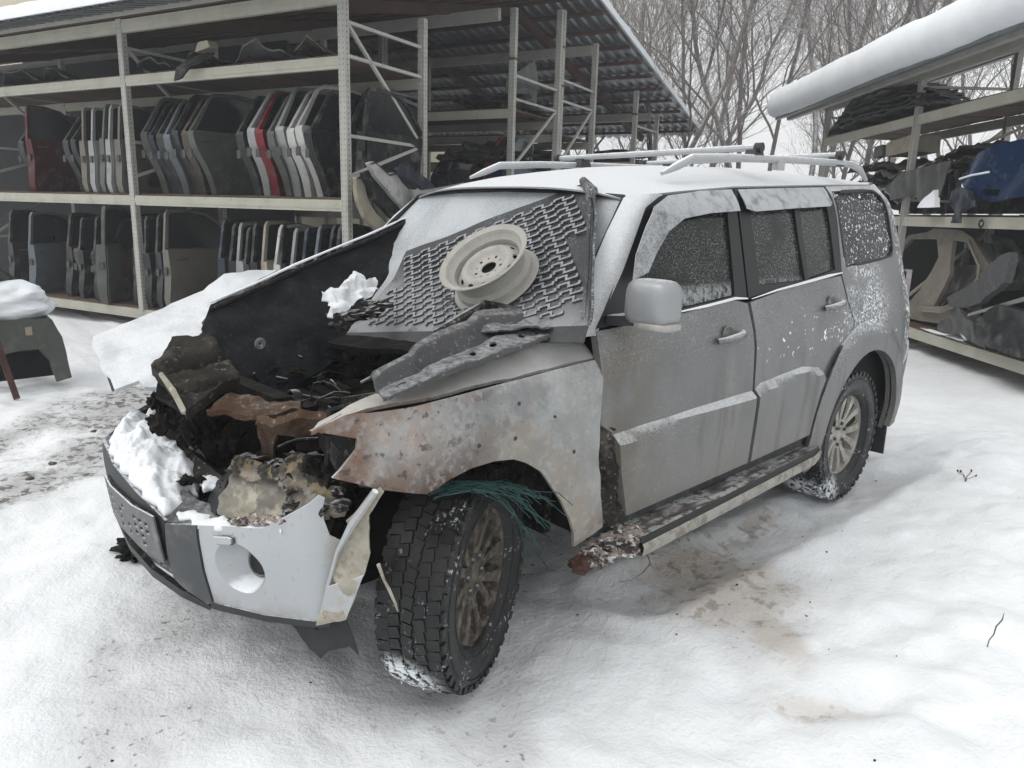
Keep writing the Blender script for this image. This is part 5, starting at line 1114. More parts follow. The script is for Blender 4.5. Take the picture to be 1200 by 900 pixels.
def door_proto(kind, paintm, inside=False):
    """local frame: y runs from the latch edge to the hinge edge, z up, outer face towards +x"""
    root = empty('car_door'); sg = -1 if inside else 1
    if kind == 'rear':
        body = [(.0,.66),(.02,.56),(.07,.44),(.15,.32),(.21,.20),(.25,.08),(.27,.0),(1.0,.0),(1.03,.08),(1.04,.62),(1.03,.70),(.015,.70)]
        fr = [(.015,.70),(1.03,.70),(1.0,1.06),(.94,1.12),(.62,1.15),(.34,1.13),(.27,1.08)]; hole = [(.085,.71),(.985,.71),(.96,1.05),(.92,1.085),(.62,1.115),(.36,1.10),(.295,1.07)]
    else:
        body = [(.0,.66),(.015,.4),(.0,.12),(.03,.0),(1.0,.0),(1.06,.06),(1.09,.5),(1.10,.68),(1.06,.70),(.0,.70)]
        fr = [(.0,.70),(1.06,.70),(.74,1.02),(.55,1.12),(.30,1.16),(.06,1.15),(.03,1.10)]; hole = [(.045,.71),(.995,.71),(.71,1.0),(.54,1.09),(.30,1.125),(.09,1.115),(.065,1.085)]
    body = densify(body, .12)
    def skin(V): # curve the outer face
        return [(x+(.03*math.sin(min(1, max(0, z/.72))*math.pi*.9) if x > .03 else 0), y, z) for x, y, z in V]
    V, F = ext(body, [], -.05, .045); V = skin(V); V = [(x*sg, y, z) for x, y, z in V]
    b = mesh_obj('door_shell', V, [f[::sg] for f in F], paintm, root, 30)
    V, F = ext([(y*.97+.022, z*.95+.02) for y, z in body], [[(.42,.12),(.52,.08),(.66,.12),(.68,.28),(.60,.34),(.44,.30)], [(.80,.30),(.90,.30),(.90,.42),(.80,.42)], [(.34,.44),(.40,.44),(.40,.50),(.34,.50)]], -.062, -.051)
    V = [(x*sg, y, z) for x, y, z in V]; mesh_obj('inner_panel', V, [f[::sg] for f in F], paintm, root, 30)
    V, F = ext([(.42,.12),(.52,.08),(.66,.12),(.68,.28),(.60,.34),(.44,.30)], [], -.055, -.0505); mesh_obj('panel_opening', [(x*sg, y, z) for x, y, z in V], [f[::sg] for f in F], M['void'], root, 30)
    V, F = ext(densify(fr, .12), [hole], -.045, -.005); mesh_obj('window_frame', [(x*sg, y, z) for x, y, z in V], [f[::sg] for f in F], paintm, root, 30)
    V, F = ext([(y*.985+.008, z) for y, z in hole], [], -.028, -.022); mesh_obj('window_glass', [(x*sg, y, z) for x, y, z in V], [f[::sg] for f in F], M['door_glass'], root, 30)
    m = MB(); m.tube([(sg*.075,.08,.60),(sg*.095,.11,.605),(sg*.095,.22,.605),(sg*.072,.25,.60)], .012, 6); m.build('door_handle', M['jamb'], root)
    m = MB(); m.box((sg*.0, -.004, .45), (.06, .012, .09)); m.build('door_latch', M['jamb'], root)
    m = MB(); m.box((sg*-.02, 1.06, .15), (.05, .06, .05)); m.box((sg*-.02, 1.08, .5), (.05, .06, .05)); m.build('door_hinge', M['jamb'], root)
    return root
PM = M['p_grey']; PROTO = {}
for k in ('rear', 'front'):
    for ins in (False, True): PROTO[k, ins] = door_proto(k, PM, ins)
USED = set(); JR = random.Random(9)
def place(kind, ins, mat, s, t, z, label, group, rz=0, tilt=0, lean=0, sc=1.0, world=LM):
    p = PROTO[kind, ins]; mats = {PM: M[mat]} if mat != 'p_grey' else None
    if (kind, ins) in USED: c = copy_tree(p, None, mats)
    else:
        c = p; USED.add((kind, ins)); KIDS.setdefault(p.name, children(p))
        if mats:
            for ch in KIDS[p.name]:
                if ch.data.materials[0] == PM: ch.material_slots[0].link = 'OBJECT'; ch.material_slots[0].material = M[mat]
    c.matrix_world = world @ Matrix.Translation((s, t, z)) @ Matrix.Rotation(R(rz+JR.uniform(-5, 6)), 4, 'Z') @ Matrix.Rotation(R(tilt+JR.uniform(-2, 4)), 4, 'Y') @ Matrix.Rotation(R(lean+JR.uniform(-1.2, 1.2)), 4, 'X') @ Matrix.Scale(sc*JR.uniform(.96, 1.04), 4)
    tag(c, label, 'car door', group); return c
g2 = 'car doors on the middle shelf'; g1 = 'car doors on the bottom shelf'
Z2, Z1 = 1.70, .30; rn = random.Random(3)
ORDX = ['fifteenth','sixteenth','seventeenth','eighteenth','nineteenth','twentieth']
ORD = ['first', 'second', 'third', 'fourth', 'fifth', 'sixth', 'seventh', 'eighth', 'ninth', 'tenth', 'eleventh', 'twelfth', 'thirteenth', 'fourteenth']
# middle shelf, right bay, from the left
for i, (s, mt, w) in enumerate([(-3.22,'p_greygreen','grey-green'), (-3.07,'p_navy','dark navy'), (-2.94,'p_dark','dark grey'), (-2.80,'p_steel','blue-grey'), (-2.67,'p_dark','charcoal'), (-2.53,'p_brown','dull brown')]):
    place('rear', False, mt, s, .06+.03*rn.random(), Z2, w+' rear car door, '+ORD[i]+' right of left post, middle shelf', g2, rn.uniform(-2, 2), rn.uniform(-2, 3))
place('rear', False, 'p_greygreen', -2.36, .05, Z2, 'grey rear car door on the middle shelf with handle and whole outer face showing', g2, -4, 2)
for i, (s, mt, w) in enumerate([(-1.60,'p_dark','dark'), (-1.46,'p_silver','pale silver'), (-1.30,'p_red','bright red'), (-1.14,'p_greygreen','grey-green'), (-.99,'p_silver','silver'), (-.86,'p_white','white'), (-.71,'p_white','chalky white')]):
    lb = w+' rear car door on the middle shelf, '+ORD[i]+' in row before corner post'
    place('rear', False, mt, s, .05+.03*rn.random(), Z2, lb, g2, rn.uniform(-3, 2), 2+rn.uniform(-1, 2))
place('rear', True, 'p_black', -.56, .04, Z2, 'black car door with bare inner panel showing, just left of the corner post', g2, -3, 2)
for i, (s, t, mt, w, kd) in enumerate([(-.40,.45,'p_dark','dark grey','rear'), (-.27,.55,'p_steel','blue-grey','rear'), (-.14,.35,'p_black','black bare-panelled','front')]):
    place(kd, True, mt, s, t, Z2, w+' car door on the middle shelf seen through the end ladder', g2, rn.uniform(-3, 3), 2)
# middle shelf, left bay
place('rear', False, 'p_dark', -5.95, .1, Z2, 'dark car door at the very left edge of the middle shelf before the maroon one', g2, 2, 3, sc=.95)
place('front', False, 'p_maroon', -5.72, .12, Z2, 'maroon front car door with window on the middle shelf at far left', g2, 14, 2, sc=.98)
for i, (s, mt, w) in enumerate([(-4.92,'p_dark','dark'), (-4.74,'p_black','black')]): place('rear', False, mt, s, .1, Z2, w+' car door in the gap right of the maroon door, '+ORD[i]+' of two', g2, rn.uniform(-3, 3), 8-i*3, sc=.92)
for i, (s, mt, w) in enumerate([(-4.42,'p_beige','beige-grey'), (-4.26,'p_silver','silver'), (-4.07,'p_greygreen','grey-green'), (-3.93,'p_silver','light silver'), (-3.72,'p_beige','dusty beige')]):
    place('front', True, mt, s, .06, Z2, w+' bare door, middle shelf, '+ORD[i]+' of five left of the post', g2, rn.uniform(-4, 4), 4, sc=.92)
# bottom shelf, left bay
place('front', False, 'p_dark', -6.3, .0, Z1, 'dark car door at the extreme left of the bottom shelf', g1, 3, 4)
place('front', False, 'p_steel', -5.75, -.02, Z1, 'dusty blue-grey front car door with window at the left of the bottom shelf', g1, 8, 6)
for i, (s, mt, w) in enumerate([(-5.05,'p_dark','dark'), (-4.86,'p_brown','brownish'), (-4.70,'p_black','black'), (-4.52,'p_dark','sooty'), (-4.36,'p_black','pitch-black'), (-4.22,'p_brown','dark brown')]):
    place('rear' if i % 2 else 'front', bool(i % 2), mt, s, .02+.05*rn.random(), Z1, w+' car door, '+ORD[i]+' in the dark cluster at left on the bottom shelf', g1, rn.uniform(-5, 5), rn.uniform(2, 9), sc=.95)
place('front', True, 'p_greygreen', -4.02, -.10, Z1, 'grey car door with tall bare window frame and square opening in its inner panel', g1, 24, 3, sc=1.10)
# bottom shelf, right bay
for i, (s, mt, w) in enumerate([(-3.55,'p_black','black'), (-3.40,'p_steel','pale blue-grey'), (-3.24,'p_black','glossy black'), (-3.08,'p_dark','dark grey')]):
    place('front', False, mt, s, -.02+.05*rn.random(), Z1, w+' car door right of the left rack post on the bottom shelf', g1, rn.uniform(-4, 3), 5)
place('front', False, 'p_beige', -2.90, .0, Z1, 'beige-grey front car door with raked window on the bottom shelf behind the raised bonnet', g1, -3, 4, sc=1.02)
for i, (s, mt, w) in enumerate([(-2.02,'p_navy','navy'), (-1.88,'p_black','black'), (-1.74,'p_silver','silver'), (-1.60,'p_dark','dark grey'), (-1.46,'p_black','deep black'), (-1.32,'p_champ','champagne'), (-1.18,'p_white','white'), (-1.04,'p_black','sooty black'), (-.90,'p_silver','light silver'), (-.74,'p_navy','dark blue'), (-.58,'p_steel','steel-blue'), (-.42,'p_black','black'), (-.26,'p_dark','charcoal')]):
    place('front', False, mt, s, .02+.05*rn.random(), Z1, w+' car door frame above the bonnet edge, '+ORD[i]+' in the long bottom-shelf row', g1, rn.uniform(-4, 4), rn.uniform(3, 7), sc=.95)
# second row and the far rows
g3 = 'car doors in the second rack row'
for i, (s, t, mt, w) in enumerate([(-.5,3.45,'p_red','red'), (-.75,3.5,'p_maroon','dark red'), (-.22,3.5,'p_teal','pale teal'), (-1.1,3.45,'p_dark','dark'), (-.35,3.45,'p_blue','blue'), (-1.5,3.5,'p_black','black')]):
    place('rear', False, mt, s, t, 1.60-.02*i, w+' car door in the second rack row, seen between the rack ladders', g3, rn.uniform(-5, 5), rn.uniform(4, 12), sc=.95)
# leaning pile at the end of the rack
g4 = 'door and panel shells leaning at the end of the first rack'
for i, (k, mt, w) in enumerate((('pileA','p_champ','cream curved'), ('pileB','p_black','black curved'), ('pileC','p_white','white broad'), ('pileD','p_navy','dark frosted arched'), ('pileE','p_silver','snow-covered pale'))):
    o = sheet('door_frame_scrap', GEO[k], M[mt], None, d=.03, thick=.05, amp=.012, fr=6, seed=i, toward=(1,0,0), smooth_it=1); o.matrix_world = LM; tag(o, w+' door frame leaning behind the raised bonnet at the rack end', 'door frame', g4)
    if i in (0, 2):
        for j, off in enumerate((.016, .032)):
            P = [Vector(v)+Vector((.004, off, -off*.4)) for v in GEO[k][:5]]; MB().tube(P, .005, 5).build('frame_flange', M['p_dark'], o)
for i in range(4):
    place('rear', False, ['p_silver','p_dark','p_white','p_black'][i], .50-.13*i, .18+.10*i, .75+.03*i, ['silver','dark','white','black'][i]+' door shell under the leaning frames at the rack end', g4, -8+5*i, 10, -14, sc=.9)
m = MB()
for i in range(14): m.lump((.55+.25*math.sin(i*2.3), -.2+.12*i, .45+.1*math.sin(i)), (.35, .3, .42), i, 2, .5)
o = m.build('parts_heap', M['p_dark']); o.matrix_world = LM; tag(o, 'snowy heap of dark scrap under the leaning door shells at the rack end', 'scrap heap')
sn = [((.7+.3*math.sin(i*1.9), .3+.1*i, .93+.03*math.sin(i)), (.22, .2, .10)) for i in range(8)]
o = clumps('heap_snow', sn, M['snow'], None, 7); o.matrix_world = LM; tag(o, 'snow lying on the scrap heap beside the leaning door shells', 'snow', kind='stuff')
# junk on the top shelf
def junk(name, label, cat, spots, mat, world=LM, amp=.5, sub=3):
    m = MB()
    for i, (c, r) in enumerate(spots): m.lump(c, r, i*1.7+c[0], sub, amp, fr=4)
    o = m.build(name, mat, None, 40); o.matrix_world = world; tag(o, label, cat); return o
for i, (s, ln, w, mt) in enumerate([(-5.6,.8,'folded dark plastic trim','p_dark'), (-4.8,.5,'black crumpled liner','p_black'), (-2.9,.6,'flattened grey arch liner','p_dark'), (-2.1,.5,'torn dark arch liner','p_black'), (-1.2,.7,'dusty grey trim stack','p_grey'), (-.5,.4,'small dark bracket heap','p_brown')]):
    sheet_pts = [(s-ln/2,.05,3.12),(s-ln/4,.0,3.20),(s,.02,3.25),(s+ln/4,.04,3.19),(s+ln/2,.05,3.13),(s+ln/2,.9,3.16),(s,1.0,3.30),(s-ln/2,.9,3.16)]
    o = sheet('plastic_trim', sheet_pts, M[mt], None, d=.06, thick=.015, amp=.08, fr=4, seed=i); o.matrix_world = LM; tag(o, w+' lying on the top shelf of the left rack', 'plastic trim')
o = sheet('wing_panel', [(-2.28,-.16,2.90),(-2.20,-.16,3.02),(-2.05,-.05,3.16),(-1.92,.1,3.22),(-1.80,.0,3.17),(-2.02,-.12,3.05),(-2.14,-.16,2.92)], M['p_black'], None, d=.04, thick=.02, amp=.02); o.matrix_world = LM; tag(o, 'black strip of trim hanging over the edge of the top shelf', 'trim')
o = sheet('foam_block', [(-2.02,.05,3.20),(-1.98,.05,3.30),(-1.84,.05,3.31),(-1.80,.05,3.24)], M['p_champ'], None, d=.05, thick=.12, amp=.02); o.matrix_world = LM; tag(o, 'small cream foam piece on the top shelf above the black strip', 'foam')
o = sheet('wing_panel', [(-.25,3.62,3.04),(-.2,3.60,3.40),(-.18,4.05,3.62),(-.15,4.35,3.78),(-.12,4.42,3.45),(-.12,4.35,3.10),(-.2,4.0,3.03)], M['p_grey'], None, d=.06, thick=.02, amp=.03, toward=(1,0,0)); o.matrix_world = LM; tag(o, 'speckled grey wing panel standing on the upper shelf of the second row', 'wing panel')
for i, (t, z, ln) in enumerate([(3.9, 2.36, 1.2), (5.6, 2.45, 1.2), (8.9, 2.72, 1.1), (4.1, 3.10, .9)]):
    m = MB()
    for k in range(16): m.lump((-.4-.5*rn.random(), t+rn.uniform(-.5,.5), z+rn.uniform(-.05,.08)), (.4, .15, .07), k+i*9, 2, .5)
    o = m.build('scrap_bundle', M['p_black']); o.matrix_world = LM; tag(o, 'dark bundle of scrap on the '+['second','third','rearmost','uppermost second'][i]+' row of racking beyond the car roof', 'scrap')
# ================================================================== right-hand rack
RC = Vector((-8.59, -.66, 0)); RA = 3.9335; RM = Matrix.Translation(RC) @ Matrix.Rotation(RA, 4, 'Z')
# local x runs away along the rack, local y towards the camera side
def right_rack():
    root = empty('pallet_rack', label='right-hand steel rack of car scrap under a deep rounded bank of snow', cat='storage rack'); root.matrix_world = RM
    for sx in (-2.42, .88, 4.0):
        for y in (0, -1.15):
            p = post(root, sx, y, 3.52 if y == 0 else 3.95)
    for a, b in ((-2.42, .88), (.88, 4.0)):
        for z in (.30, 1.69, 2.96):
            beam(root, a+.045, b-.045, 0, z, .12); beam(root, a+.045, b-.045, -1.15, z, .12); deck(root, a+.05, b-.05, -1.11, -.03, z+.026)
    for sx in (-2.42, .88, 4.0):
        for z0, z1 in ((1.9,1.9),(1.9,2.8),(3.3,3.3),(.5,1.5)): brace(root, (sx, -.04, z0), (sx, -1.11, z1))
    brace(root, (.80, -.06, 2.30), (-.35, -1.1, 2.9)); brace(root, (-2.0, -.5, 3.0), (-.2, -1.1, 3.75)); MB().bar((-2.4, -1.1, 3.75), (.9, -1.1, 3.75), .04, .04).build('brace', M['rack_steel'], root)
    MB().box((.8, -1.22, .85), (7.2, .03, 1.55)).build('dark_backing', M['back_wall'], root)  # dark sheet added to stand in for the dim racks behind the bottom shelf
    # lean-to roof
    def zr(y): return 3.56-.30*y*.9
    V = [(x, y, zr(y)) for x in (-4.6, 5.05) for y in (.55, -2.2)]; F = [(0, 1, 3, 2)]; V2, F2 = solid(V, [(0, 0, 1)]*4, F, .05); mesh_obj('roof_sheet', V2, F2, M['roof_metal'], root)
    for y in (.35, -.3, -1.0, -1.6): MB().box((.2, y, zr(y)-.085), (9.4, .08, .06)).build('purlin', M['rack_steel'], root)
    beam(root, -2.4, 4.0, 0, 3.50, .12); 
    # snow bank with a rounded nose
    ys = []; k = 14; prof_ = []
    for i in range(k+1):
        a = -math.pi/2+math.pi*i/k*.5*2*.75; prof_.append((.58+.12*math.cos(a)-.0, 3.62+.24*math.sin(a)))
    top = [( -.2, 4.06), (-.8, 4.2), (-1.6, 4.42), (-2.25, 4.55)]
    pr_ = [(.45, 3.415), (.60, 3.40), (.70, 3.46), (.75, 3.56), (.755, 3.66), (.72, 3.76), (.63, 3.85), (.50, 3.91), (.30, 3.98), (-.2, 4.10), (-.8, 4.26), (-1.6, 4.50), (-2.25, 4.62)]
    xs = np.linspace(-4.6, 5.12, 90); V = []
    for x in xs:
        e = max(0, min(1, (5.14-x)/.35)); e = math.sqrt(1-(1-e)**2)
        for y, z in pr_:
            zb = zr(min(y, .55))+.003; zz = zb+(z-zb)*(.25+.75*e) if z > zb else z; yy = y-(1-e)*.12*(1 if y > .3 else 0)
            nn = .020*noise.noise((x*.9, y*2, z))+.008*noise.noise((x*4, y*5, z*4)); V.append((x, yy+nn, zz+nn))
    n = len(pr_); F = [(i*n+j, i*n+j+1, (i+1)*n+j+1, (i+1)*n+j) for i in range(len(xs)-1) for j in range(n-1)]
    F += [tuple((len(xs)-1)*n+j for j in range(n)), tuple(range(n-1, -1, -1))]
    o = mesh_obj('roof_snow', V, F, M['snow'], root, 60)
right_rack()
def RS(name, pts, mat, label, cat, **k):
    o = sheet(name, pts, M[mat], None, **k); o.matrix_world = RM; tag(o, label, cat); return o
# black bumpers stacked on the top shelf
for i in range(7):
    z = 3.0+.055*i; x1 = 4.05-.12*i; x0 = .15+.15*i
    pts = [(x0, -.02, z), (x0+.3, .05, z+.05), ((x0+x1)/2, .08, z+.07), (x1-.3, .05, z+.06), (x1, -.05, z), (x1-.2, -.5, z+.03), ((x0+x1)/2, -.8, z+.08), (x0+.2, -.5, z+.04)]
    RS('car_bumper', pts, 'p_black' if i % 3 else 'p_dark', ['matt black','dark grey','sooty black','black ribbed','charcoal','thin black','topmost black'][i]+' bumper, '+ORD[i]+' from the bottom of the right rack top-shelf stack', 'bumper', d=.10, thick=.03, amp=.05, fr=3, seed=i)
RS('cardboard_box', [(.95,.02,2.52),(1.62,.02,2.50),(1.64,.02,2.68),(.98,.02,2.73)], 'p_champ', 'weathered tan cardboard box under the top shelf of the right rack', 'box', d=.12, thick=.4, amp=.01, toward=(0,1,0))
RS('metal_plate', [(1.68,.04,2.52),(1.95,.04,2.50),(1.95,.04,2.66),(1.70,.04,2.67)], 'p_grey', 'small grey metal plate left of the cardboard box', 'plate', d=.12, thick=.1, toward=(0,1,0))
for i, (x0, x1, z, mt, w) in enumerate([(1.0,2.9,2.35,'p_brown','rust-brown twisted'), (.9,2.4,2.22,'p_grey','grey flattened'), (1.1,3.4,2.10,'p_dark','dark bent'), (1.0,2.2,1.98,'p_silver','silver snow-dusted'), (1.0,2.4,1.84,'p_black','black'), (.6,-.6,2.30,'p_brown','brown bent'), (.2,-.9,2.42,'p_dark','long dark')]):
    RS('body_panel_scrap', [(x0,.05,z-.06),(x0+(x1-x0)*.3,.08,z+.02),(x0+(x1-x0)*.6,.02,z+.06),(x1,.0,z),(x1,-.4,z+.05),(x0+(x1-x0)*.5,-.7,z+.10),(x0,-.5,z)], mt, w+' scrap sheet metal in the right rack middle-shelf pile', 'scrap metal', d=.06, thick=.015, amp=.12, fr=4, seed=i+3, jag=.03)
RS('arch_liner', [(1.40,.06,2.08),(.90,.10,2.25),(.30,.14,2.28),(-.28,.12,2.32),(-.24,.12,2.12),(-.19,.13,1.94),(-.03,.13,1.80),(.22,.13,1.84),(.50,.10,1.95),(1.16,.08,1.90)], 'p_grey', 'grey plastic panel hanging off the middle shelf of the right rack', 'panel', d=.05, thick=.015, amp=.03, toward=(0,1,0))
RS('snow_patch', [(.15,.12,1.80),(.0,.14,1.92),(-.12,.13,2.0),(-.20,.12,1.80)], 'snow', 'small heap of snow on the shelf edge below the grey panel', 'snow', d=.04, thick=.06, amp=.04)
for i, (x0, x1, z0, z1, mt, w) in enumerate([(2.9,1.5,1.75,2.35,'p_black','black'), (1.7,.2,1.75,2.62,'p_dark','dark grey'), (.5,-.9,1.75,2.55,'p_black','sooty'), (-.7,-2.2,1.75,2.7,'p_dark','charcoal')]):  # dark scrap sheets added to block the bright view through the middle shelf
    RS('dark_back_scrap', [(x0,-.85,z0),(x1,-.85,z0),(x1-.1,-.85,z0+.5),(x1+.15,-.85,z1),(x0-.4,-.85,z1-.08),(x0+.05,-.85,z0+.45)], mt, w+' scrap sheet added to darken the back of the right rack middle shelf', 'panel', d=.08, thick=.05, amp=.10, fr=3, seed=i, holes=[[((x0+x1)/2+a*.22,-.85,(z0+z1)/2+b*.10) for a, b in ((-1,-1),(1,-1),(1,1),(-1,1))]])
# blue front bumper
bb = empty('blue_bumper', label='dark metallic blue car bumper on the middle shelf at the right edge', cat='bumper'); bb.matrix_world = RM
sheet('bumper_skin', [(-.58,.10,2.19),(-.70,.14,2.28),(-.95,.18,2.35),(-1.3,.20,2.40),(-1.9,.15,2.46),(-2.1,.15,1.92),(-1.5,.16,1.86),(-1.27,.18,1.84),(-.98,.16,1.88),(-.62,.12,2.07)], M['p_blue'], bb, d=.035, thick=.05, amp=.008, fr=3, smooth_it=1, toward=(0,1,0), holes=[[(-1.05,.18,1.98),(-1.35,.18,1.96),(-1.35,.18,1.90),(-1.08,.18,1.91)]], fn=lambda a, b: .04*math.sin(b*9))
sheet('bumper_inner', [(-.60,.05,2.15),(-1.2,.10,2.3),(-2.1,.05,2.3),(-2.1,.05,1.90),(-1.0,.05,1.86)], M['void'], bb, d=.1, thick=.02, toward=(0,1,0))
MB().tube([(-.62,.165,2.10),(-.9,.20,2.125),(-1.25,.22,2.14)], .012, 6).build('snow_line', M['snow'], bb)
sheet('wheel_arch_liner', [(-.42,.14,1.97),(-.66,.18,2.02),(-.96,.20,1.96),(-1.08,.20,1.80),(-.86,.22,1.74),(-.88,.22,1.62),(-.66,.22,1.62),(-.64,.20,1.72),(-.52,.18,1.84)], M['p_navy'], bb, d=.035, thick=.012, amp=.03, toward=(0,1,0))
m = MB(); m.lathe([(.022,0),(.045,.006),(.05,0),(.045,-.006)], 20, 'y', True); o = m.build('towing_eye', M['p_dark'], bb); o.location = (-1.02, .08, 1.62)
# cut body side on the bottom shelf
bs_ = empty('body_side', label='cut-out beige car body side with open door aperture on the right rack bottom shelf', cat='body panel'); bs_.matrix_world = RM
outer = [(1.9,-.05,.36),(1.9,-.25,1.0),(1.2,-.25,1.45),(.63,-.2,1.50),(.49,-.2,1.55),(-.12,-.2,1.545),(-.42,-.2,1.46),(-.75,-.2,1.22),(-.99,-.2,1.05),(-1.0,-.2,.94),(-.54,-.2,.64),(-.19,-.2,.41),(.48,-.2,.37)]
ap1 = [(.26,-.2,.60),(-.05,-.2,.62),(-.50,-.2,.78),(-.73,-.2,1.03),(-.71,-.2,1.20),(-.43,-.2,1.42),(.05,-.2,1.44)]
ap1 = [(.20,-.2,.60),(-.05,-.2,.62),(-.48,-.2,.79),(-.66,-.2,1.03),(-.64,-.2,1.18),(-.40,-.2,1.40),(-.02,-.2,1.42),(-.05,-.2,1.0)]
ap2 = [(1.7,-.22,.60),(.75,-.22,.60),(.50,-.22,.86),(.32,-.22,1.08),(.24,-.22,1.20),(.36,-.22,1.42),(1.1,-.22,1.40),(1.7,-.22,1.0)]
sheet('side_frame', outer, M['p_shell'], bs_, holes=[ap1, ap2], d=.05, thick=.05, amp=.01, toward=(0,1,0))
for k, off in enumerate((0, .045, .09)):
    P = [Vector(p)+Vector((-.02-off*.75, .02, -.02*k)) for p in ((-.38,0,1.44),(-.64,0,1.20),(-.68,0,1.02),(-.48,0,.77),(-.03,0,.59),(.5,0,.55))]
    P = [(p.x, -.16+.012*k, p.z) for p in P]; MB().tube(P, .013, 6).build('sill_flange', M['p_champ'], bs_)
sheet('inner_wheelhouse', [(.55,-.5,.45),(.5,-.5,.95),(.30,-.5,1.15),(.15,-.5,1.4),(-.3,-.5,1.4),(-.55,-.5,1.1),(-.45,-.5,.8),(.0,-.5,.5)], M['p_greygreen'], bs_, d=.06, thick=.02, amp=.08, fr=4, holes=[[(.12,-.5,1.12),(.12,-.5,1.33),(-.10,-.5,1.33),(-.12,-.5,1.14)]])
RS('quarter_window_frame', [(-.55,-.35,1.5),(-1.0,-.35,1.45),(-1.3,-.35,1.15),(-1.25,-.35,.95),(-.9,-.35,.9),(-.75,-.35,1.2)], 'p_dark', 'dark rear body corner with side window opening behind the beige body side', 'body panel', d=.06, thick=.03, holes=[[(-.80,-.35,1.40),(-1.0,-.35,1.36),(-1.18,-.35,1.12),(-1.12,-.35,1.02),(-.9,-.35,1.06)]], amp=.02)
RS('snowy_strut', [(-.62,.02,.78),(-.92,.04,.90),(-1.15,.06,.98),(-1.55,.08,1.30),(-1.75,.10,1.35),(-1.75,.10,1.05),(-1.35,.08,.80),(-1.1,.06,.72),(-.72,.04,.68)], 'gusset', 'snow-dusted dark suspension arm leaning on the right rack bottom shelf', 'car part', d=.04, thick=.08, amp=.02, fr=6)
RS('subframe', [(-.58,.03,.40),(-.62,.05,.52),(-.80,.06,.58),(-.95,.06,.72),(-1.1,.06,.62),(-1.3,.06,.60),(-1.5,.06,.42),(-1.55,.05,.35),(-1.2,.05,.38),(-1.05,.05,.45),(-.9,.05,.40)], 'p_grey', 'grey pressed suspension subframe with snow on the bottom shelf at right', 'car part', d=.03, thick=.08, amp=.03, fr=8)
RS('steel_tube', [(-1.15,.12,.64),(-1.2,.14,.68),(-2.1,.1,.98),(-2.1,.1,.93)], 'p_silver', 'pale straight metal bar sloping up to the right edge of the bottom shelf', 'bar', d=.06, thick=.03)
RS('gearbox_scrap', [(-1.5,.05,.40),(-1.45,.05,.62),(-1.7,.0,.82),(-2.2,.0,.80),(-2.2,.0,.36)], 'p_dark', 'dark oily gearbox on the bottom shelf at the right edge', 'car part', d=.05, thick=.2, amp=.04, fr=5)
sn = [((-1.0,.02,.40),(.10,.06,.03)), ((-1.3,.05,.42),(.14,.06,.03)), ((-1.5,.08,.66),(.12,.06,.04)), ((-.3,.0,.335),(.3,.03,.015)), ((-.75,.0,.34),(.2,.04,.02)), ((-1.55,.1,.45),(.08,.05,.03))]
o = clumps('shelf_snow', sn, M['snow'], None, 3); o.matrix_world = RM; tag(o, 'snow lying along the bottom shelf edge of the right rack', 'snow', kind='stuff')
# ================================================================== left foreground wreck and rusty bars
wk = empty('wreck_end', (.12, -4.95, 0), label='green-grey wrecked car end with a snow cap at the left edge', cat='car wreck')
def wl(p): return (p[0]-.12, p[1]+4.95, p[2])
sheet('wing', [wl(p) for p in [(.62,-4.70,.62),(.10,-4.82,.60),(-.03,-4.86,.58),(-.10,-4.86,.42),(-.14,-4.86,.05),(-.02,-4.84,.03),(.02,-4.83,.22),(.10,-4.80,.34),(.22,-4.78,.34),(.62,-4.70,.30)]], M['p_greygreen'], wk, d=.05, thick=.03, amp=.02, toward=(0,1,0))
sheet('arch_liner', [wl(p) for p in [(.6,-5.0,.5),(-.05,-5.05,.5),(-.1,-5.05,.05),(.6,-5.0,.05)]], M['void'], wk, d=.1, thick=.02, toward=(0,1,0))
sheet('wreck_top', [wl(p) for p in [(.62,-4.70,.62),(-.03,-4.86,.58),(-.08,-5.5,.60),(.6,-5.6,.66)]], M['p_dark'], wk, d=.1, thick=.04, toward=(0,0,1))
m = MB(); m.lump(wl((.30,-5.15,.68)), (.42,.40,.13), 2, 4, .12); m.lump(wl((.18,-5.1,.78)), (.22,.26,.12), 5, 4, .12); m.build('snow_cap', M['snow'], wk, 70)
m = MB(); m.lump(wl((.50,-5.30,.98)), (.22,.3,.40), 4, 3, .25); m.lump(wl((.30,-5.35,.80)), (.2,.2,.18), 5, 3, .3); m.build('wreck_pillar', M['p_dark'], wk, 50)
m = MB(); m.box(wl((.16,-4.80,.50)), (.05,.02,.07)); m.build('lamp_bracket', M['p_champ'], wk)
br_ = empty('rusty_frame', (.52, -4.45, 0), label='rusty brown steel bars standing in the snow at the left edge', cat='steel frame')
for a, b in (((.02,.0,1.0),(-.17,-.05,.0)), ((.12,.0,.9),(.0,0,.0)), ((.10,0,.70),(-.10,-.02,.30)), ((.16,.02,.45),(-.04,.0,.36))): MB().bar(a, b, .045, .03).build('bar', M['rust_end'], br_)
